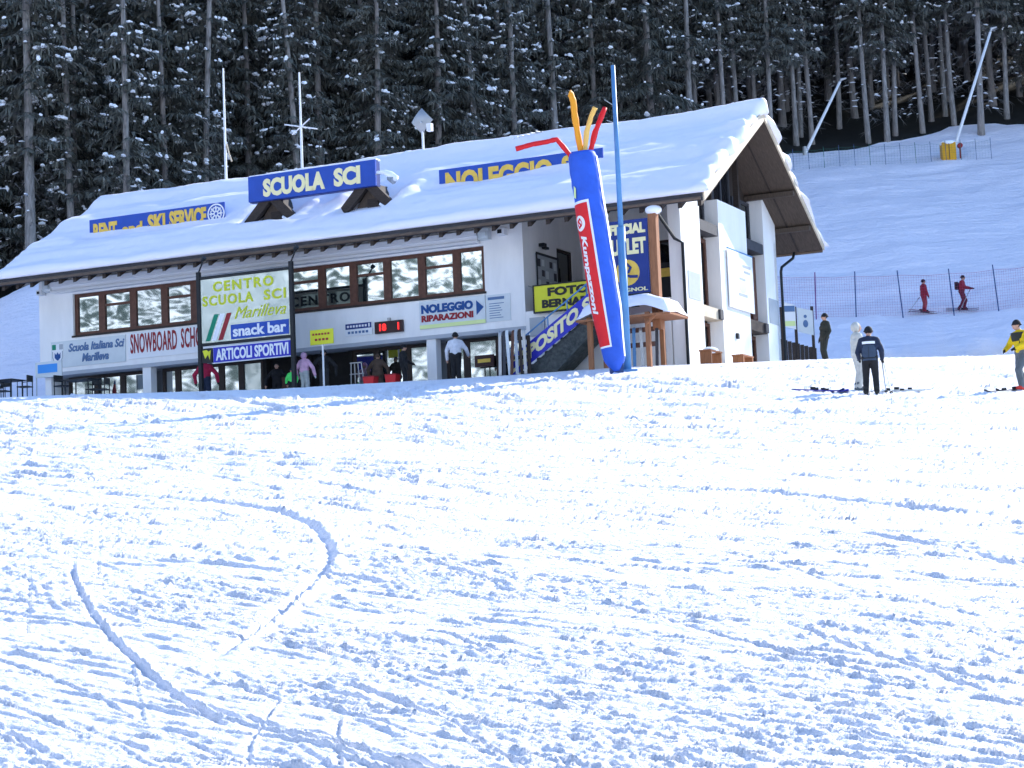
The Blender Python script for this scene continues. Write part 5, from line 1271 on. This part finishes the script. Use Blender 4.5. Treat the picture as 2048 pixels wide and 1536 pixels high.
# banners on a dark fence beside the gable
t = thing('plank_fence', 'dark plank fence behind the lodge corner carrying two pale banners', 'fence', G(11.6, 81.0, -.1), R(8))
zt = 10.5 - (gz(11.6, 81.0) - .1)
for i in range(9):
    MB().box(-.75 + i * .17, -.75 + i * .17 + .15, 0, .05, -.3, zt * .62 - i * .05).build('plank', 'wood_dark', t)
for x in (-.6, -.02, .68): MB().box(x - .05, x + .05, .052, .14, -.3, zt).build('post', 'wood_dark', t)
for k, (x0, x1, z0_, z1_, lb) in enumerate(((-.62, -.06, zt - .95, zt + .2, 'left pale blue and white banner on the dark plank fence'), (.02, .66, zt - 1.2, zt - .05, 'right white banner with a blue figure on the dark plank fence'))):
    q = t.location; c8, s8 = math.cos(R(8)), math.sin(R(8))
    bn = thing('banner', lb, 'banner', (q.x - .08 * -s8, q.y - .08 * c8, q.z), R(8))
    MB().add([(x0, 0, z0_ + .15), (x1, 0, z0_), (x1, 0, z1_ - .15), (x0, 0, z1_), (x0, .01, z0_ + .15), (x1, .01, z0_), (x1, .01, z1_ - .15), (x0, .01, z1_)], [(0, 1, 2, 3), (7, 6, 5, 4), (0, 4, 5, 1), (1, 5, 6, 2), (2, 6, 7, 3), (3, 7, 4, 0)]).build('cloth', 'off_white' if k else 'white', bn)
    if k: MB().ball(((x0 + x1) / 2, -.008, (z0_ + z1_) / 2 - .1), .12, .9, .05, 1.3, 10, 6).ball(((x0 + x1) / 2, -.008, (z0_ + z1_) / 2 + .2), .07, 1, .05, 1, 8, 5).build('figure_print', 'steel_blue', bn)
    else: MB().box(x0 + .02, x1 - .02, -.008, -.001, z1_ - .42, z1_ - .18).build('blue_print', 'steel_blue', bn); MB().box(x0 + .02, x1 - .02, -.008, -.001, z0_ + .15, z0_ + .35).build('green_print', 'lime', bn)
t = thing('plastic_crate', 'yellow plastic crate on the snow by the plank fence', 'crate', G(11.75, 79.6), R(10))
MB().box(-.3, .3, -.25, .25, 0, .06).box(-.3, -.26, -.25, .25, .06, .62).box(.26, .3, -.25, .25, .06, .62).box(-.259, .259, -.25, -.21, .06, .62).box(-.259, .259, .21, .25, .06, .62).build('shell', 'sign_yellow', t); MB().box(-.33, .33, -.28, .28, .62, .68).build('rim', 'sign_yellow', t)
# gable poster
t = bthing('gable_poster', 'white poster with a pale emblem hung on the lodge gable wall', 'poster', .05, 5.95, 3.1)
MB().box(0, .04, -1.38, 1.38, 0, 2.13).build('sheet', 'white', t)
b = MB(TX(.04)); b.ball((.1, -.002, .85), .42, 1, .02, .5, 16, 6); b.build('emblem', 'off_white', t)
lettering(t, 'SKI', -.1, 1.1, 1.5, 1.85, 0, 'steel_blue', .02, fn=TX(.041)) if False else None
b = MB(TX(.042)); b.box(.2, 1.1, -.006, 0, 1.62, 1.72); b.box(.35, 1.0, -.006, 0, 1.42, 1.50); b.box(-.35, .6, -.006, 0, .52, .62); b.box(-.2, .45, -.006, 0, 1.12, 1.2); b.build('printing', 'plaster_grey', t)['kind'] = 'stuff'
b = MB(); b.tube([(.03, -1.4, 2.15), (.03, 1.4, 2.15)], .03, 6); b.build('top_rail', 'pole_blue', t)
# benches by the gable
def bench(X, Y, label):
    t = bthing('wooden_bench', label, 'bench', X, Y, 0); p = bg(X, Y); t.location = p
    for i in range(3): MB().box(-.22 + i * .15, -.09 + i * .15, -.6, .6, .42, .47).build('seat_plank', 'wood_orange', t)
    for s_ in (-1, 1): MB().box(-.2, .2, s_ * .5 - .05, s_ * .5 + .05, 0, .42).build('leg', 'wood_orange', t)
    return t
q = bench(.55, .9, 'snow-dusted wooden bench at the front corner of the gable'); MB().ball((0, 0, .5), .3, .8, 1.6, .35, 10, 6).build('snow', 'snow_clump', q, True)
bench(.55, 4.3, 'bare wooden bench in the middle of the gable wall')

# racks, skis, tables and chairs along the front
t = bthing('ski_rack', 'dark timber ski rack at the foot of the stair', 'ski rack', -5.55, -1.9, 0); t.location = bg(-5.55, -1.9)
for x in (-.55, .55): MB().box(x - .05, x + .05, -.05, .05, -.2, 1.35).build('post', 'wood_dark', t)
for z in (.55, 1.2): MB().box(-.6, .6, -.09, -.052, z, z + .12).build('rail', 'wood_dark', t)
rr = random.Random(3)
posn = ('far left', 'second from left', 'third from left', 'middle', 'third from right', 'second from right', 'far right')
for i in range(7):
    o = ski('upright ski in the stair-foot rack, ' + posn[i], (0, 0, 0), 0, ('grey_metal', 'wood_slate', 'off_white', 'wood_frame', 'plaster_grey', 'wood_dark', 'grey_metal')[i], 1.55, group='skis in the stair-foot rack', binding=True)
    p = bg(-6.02 + i * .155, -2.05); o.location = (p[0], p[1], p[2] + .82); o.rotation_euler = (R(-90) + R(rr.uniform(-5, 3)), R(rr.uniform(-3, 3)), R(YAW))
for i in range(4):
    o = ski('upright ski in the larch shelter, ' + ('leftmost', 'second', 'third', 'rightmost')[i], (0, 0, 0), 0, ('pole_blue', 'grey_metal', 'lime', 'wood_slate')[i], 1.35, group='skis in the larch shelter')
    p = bg(-1.2 + i * .27, -1.75); o.location = (p[0], p[1], p[2] + .66); o.rotation_euler = (R(-90), R(rr.uniform(-3, 3)), R(YAW))
def chair(X, Y, rz, label):
    t = bthing('cafe_chair', label, 'chair', X, Y, 0, 'dark cafe chairs'); t.location = bg(X, Y); t.rotation_euler.z = R(YAW) + rz
    MB().box(-.22, .22, -.22, .22, .42, .46).build('seat', 'black_metal', t)
    MB().box(-.22, .22, .19, .22, .62, .86).build('backrest', 'black_metal', t)
    for x in (-.2, .2):
        for y, top in ((-.2, .42), (.2, .86)): MB().tube([(x, y, 0), (x, y, top)], .02, 6).build('leg', 'black_metal', t)
        MB().tube([(x, -.2, .42), (x, -.2, .64), (x, .2, .66)], .018, 6).build('armrest', 'black_metal', t)
def table(X, Y, label, w=.7):
    t = bthing('cafe_table', label, 'table', X, Y, 0, 'dark cafe tables'); t.location = bg(X, Y)
    MB().box(-w, w, -.4, .4, .70, .75).build('tabletop', 'black_metal', t)
    for x in (-w + .08, w - .08):
        for y in (-.32, .32): MB().tube([(x, y, 0), (x, y, .7)], .025, 6).build('leg', 'black_metal', t)
    return t
table(-25.6, -4.2, 'dark cafe table below the blue banner at the left end'); chair(-26.7, -4.2, R(80), 'dark cafe chair at the far left end of the terrace'); chair(-26.2, -3.5, R(10), 'dark cafe chair behind the left table'); chair(-24.6, -4.2, R(-80), 'dark cafe chair right of the left table'); chair(-25.4, -4.9, R(185), 'dark cafe chair in front of the left table')
table(-22.3, -3.8, 'dark cafe table in front of the left shop windows', .6); chair(-23.2, -3.8, R(80), 'dark cafe chair left of the second table'); chair(-21.4, -3.8, R(-80), 'dark cafe chair right of the second table'); chair(-22.3, -3.1, R(0), 'dark cafe chair behind the second table')
t = bthing('side_banner', 'pale banner with a bright blue print at the left end of the front', 'banner', -24.9, -2.4, 0); t.location = bg(-24.9, -2.4)
MB().box(-.62, .62, -.02, 0, .95, 1.55).build('cloth', 'off_white', t); MB().box(-.5, .42, -.03, -.021, 1.12, 1.45).build('print', mat('bright_blue_print', (.05, .30, .75), .5), t)
for x in (-.6, .6): MB().tube([(x, .02, 0), (x, .02, 1.55)], .02, 6).build('post', 'grey_metal', t)
t = bthing('red_post', 'dark red marker post standing at the far left edge', 'post', -27.6, -3.6, 0); t.location = bg(-27.6, -3.6)
MB().tube([(0, 0, -.1), (0, 0, 1.15), (.03, 0, 1.5)], [.10, .10, .03], 8).build('pole', 'dark_red', t); MB().tube([(.03, 0, 1.42), (.04, 0, 1.6)], [.06, .02], 8).build('tip', 'post_blue', t)
for i, X in enumerate((-11.75, -10.85)):
    t = bthing('red_bin', ('left', 'right')[i] + ' small red bin in front of the shop window', 'bin', X, -.9, 0); t.location = bg(X, -.9)
    MB().prism([(-.17, 0), (.17, 0), (.22, .48), (-.22, .48)], -.18, .18).build('body', 'red', t); MB().box(-.23, .23, -.19, .19, .481, .52).build('lid', 'dark_red', t)
t = bthing('chrome_stand', 'grey metal display stand left of the yellow notice', 'stand', -12.5, -.6, 0); t.location = bg(-12.5, -.6)
for x in (-.3, -.1, .1, .3): MB().tube([(x, .1, 0), (x * .7, 0, 1.1)], .02, 6).build('leg', 'grey_metal', t)
MB().tube([(-.3, .05, .7), (.3, .05, .7)], .02, 6).build('rail', 'grey_metal', t); MB().tube([(-.25, .0, 1.1), (.25, .0, 1.1)], .025, 6).build('rail', 'grey_metal', t)
t = bthing('window_display', 'dark framed screen with yellow print behind the right shop window', 'display', -7.9, .6, 0); t.location = bg(-7.9, .6)
MB().tube([(0, 0, 0), (0, 0, .6)], .025, 6).build('stand', 'black_metal', t); MB().box(-.38, .38, -.04, .02, .6, 1.02).build('screen', 'led_board', t); MB().box(-.25, .25, -.05, -.041, .75, .88).build('print', 'sign_yellow', t)
t = bthing('yellow_menu', 'black stand with a yellow plate on the terrace behind the larch post', 'sign', -.95, 1.2, 3.0)
MB().box(-.35, .35, 0, .05, -.05, 1.4).build('board', 'black_metal', t); MB().box(-.28, .28, -.012, -.001, .9, 1.2).build('plate', 'sign_yellow', t)

# blowing snow behind the crest on the right
m = bpy.data.materials.new('blowing_snow'); m.use_nodes = True
n, l = m.node_tree.nodes, m.node_tree.links
n.remove(n['Principled BSDF'])
pv = n.new('ShaderNodeVolumePrincipled'); pv.inputs['Color'].default_value = (.95, .96, 1, 1); pv.inputs['Anisotropy'].default_value = .3
tc = n.new('ShaderNodeTexCoord'); mp = n.new('ShaderNodeMapping'); mp.inputs['Scale'].default_value = (1, 1, .8); l.new(tc.outputs['Object'], mp.inputs[0])
tn = n.new('ShaderNodeTexNoise'); tn.inputs['Scale'].default_value = 1.3; tn.inputs['Detail'].default_value = 4; l.new(mp.outputs[0], tn.inputs['Vector'])
sx = n.new('ShaderNodeSeparateXYZ'); l.new(tc.outputs['Object'], sx.inputs[0])
hz = n.new('ShaderNodeMapRange'); hz.inputs['From Min'].default_value = 0.0; hz.inputs['From Max'].default_value = 1.5; hz.inputs['To Min'].default_value = .12; hz.inputs['To Max'].default_value = -.2; l.new(sx.outputs['Z'], hz.inputs['Value'])
ex = n.new('ShaderNodeMath'); ex.operation = 'ABSOLUTE'; l.new(sx.outputs['X'], ex.inputs[0])
ez = n.new('ShaderNodeMapRange'); ez.inputs['From Min'].default_value = 2.0; ez.inputs['From Max'].default_value = 6.5; ez.inputs['To Min'].default_value = 0; ez.inputs['To Max'].default_value = .22; l.new(ex.outputs[0], ez.inputs['Value'])
a1 = n.new('ShaderNodeMath'); a1.operation = 'ADD'; l.new(tn.outputs['Fac'], a1.inputs[0]); l.new(hz.outputs[0], a1.inputs[1])
a2 = n.new('ShaderNodeMath'); a2.operation = 'SUBTRACT'; l.new(a1.outputs[0], a2.inputs[0]); l.new(ez.outputs[0], a2.inputs[1])
dn = n.new('ShaderNodeMapRange'); dn.inputs['From Min'].default_value = .45; dn.inputs['From Max'].default_value = .78; dn.inputs['To Min'].default_value = 0; dn.inputs['To Max'].default_value = .4; l.new(a2.outputs[0], dn.inputs['Value'])
l.new(dn.outputs[0], pv.inputs['Density']); l.new(pv.outputs[0], n['Material Output'].inputs['Volume'])
M['blowing'] = m
bs = MB().box(-6.8, 6.8, -2.2, 2.2, -.3, 2.6).build('blowing_snow', 'blowing'); bs.location = G(16.8, 74.5)
tag(bs, 'wisps of blowing snow drifting over the crest at the right', 'snow', kind='stuff')
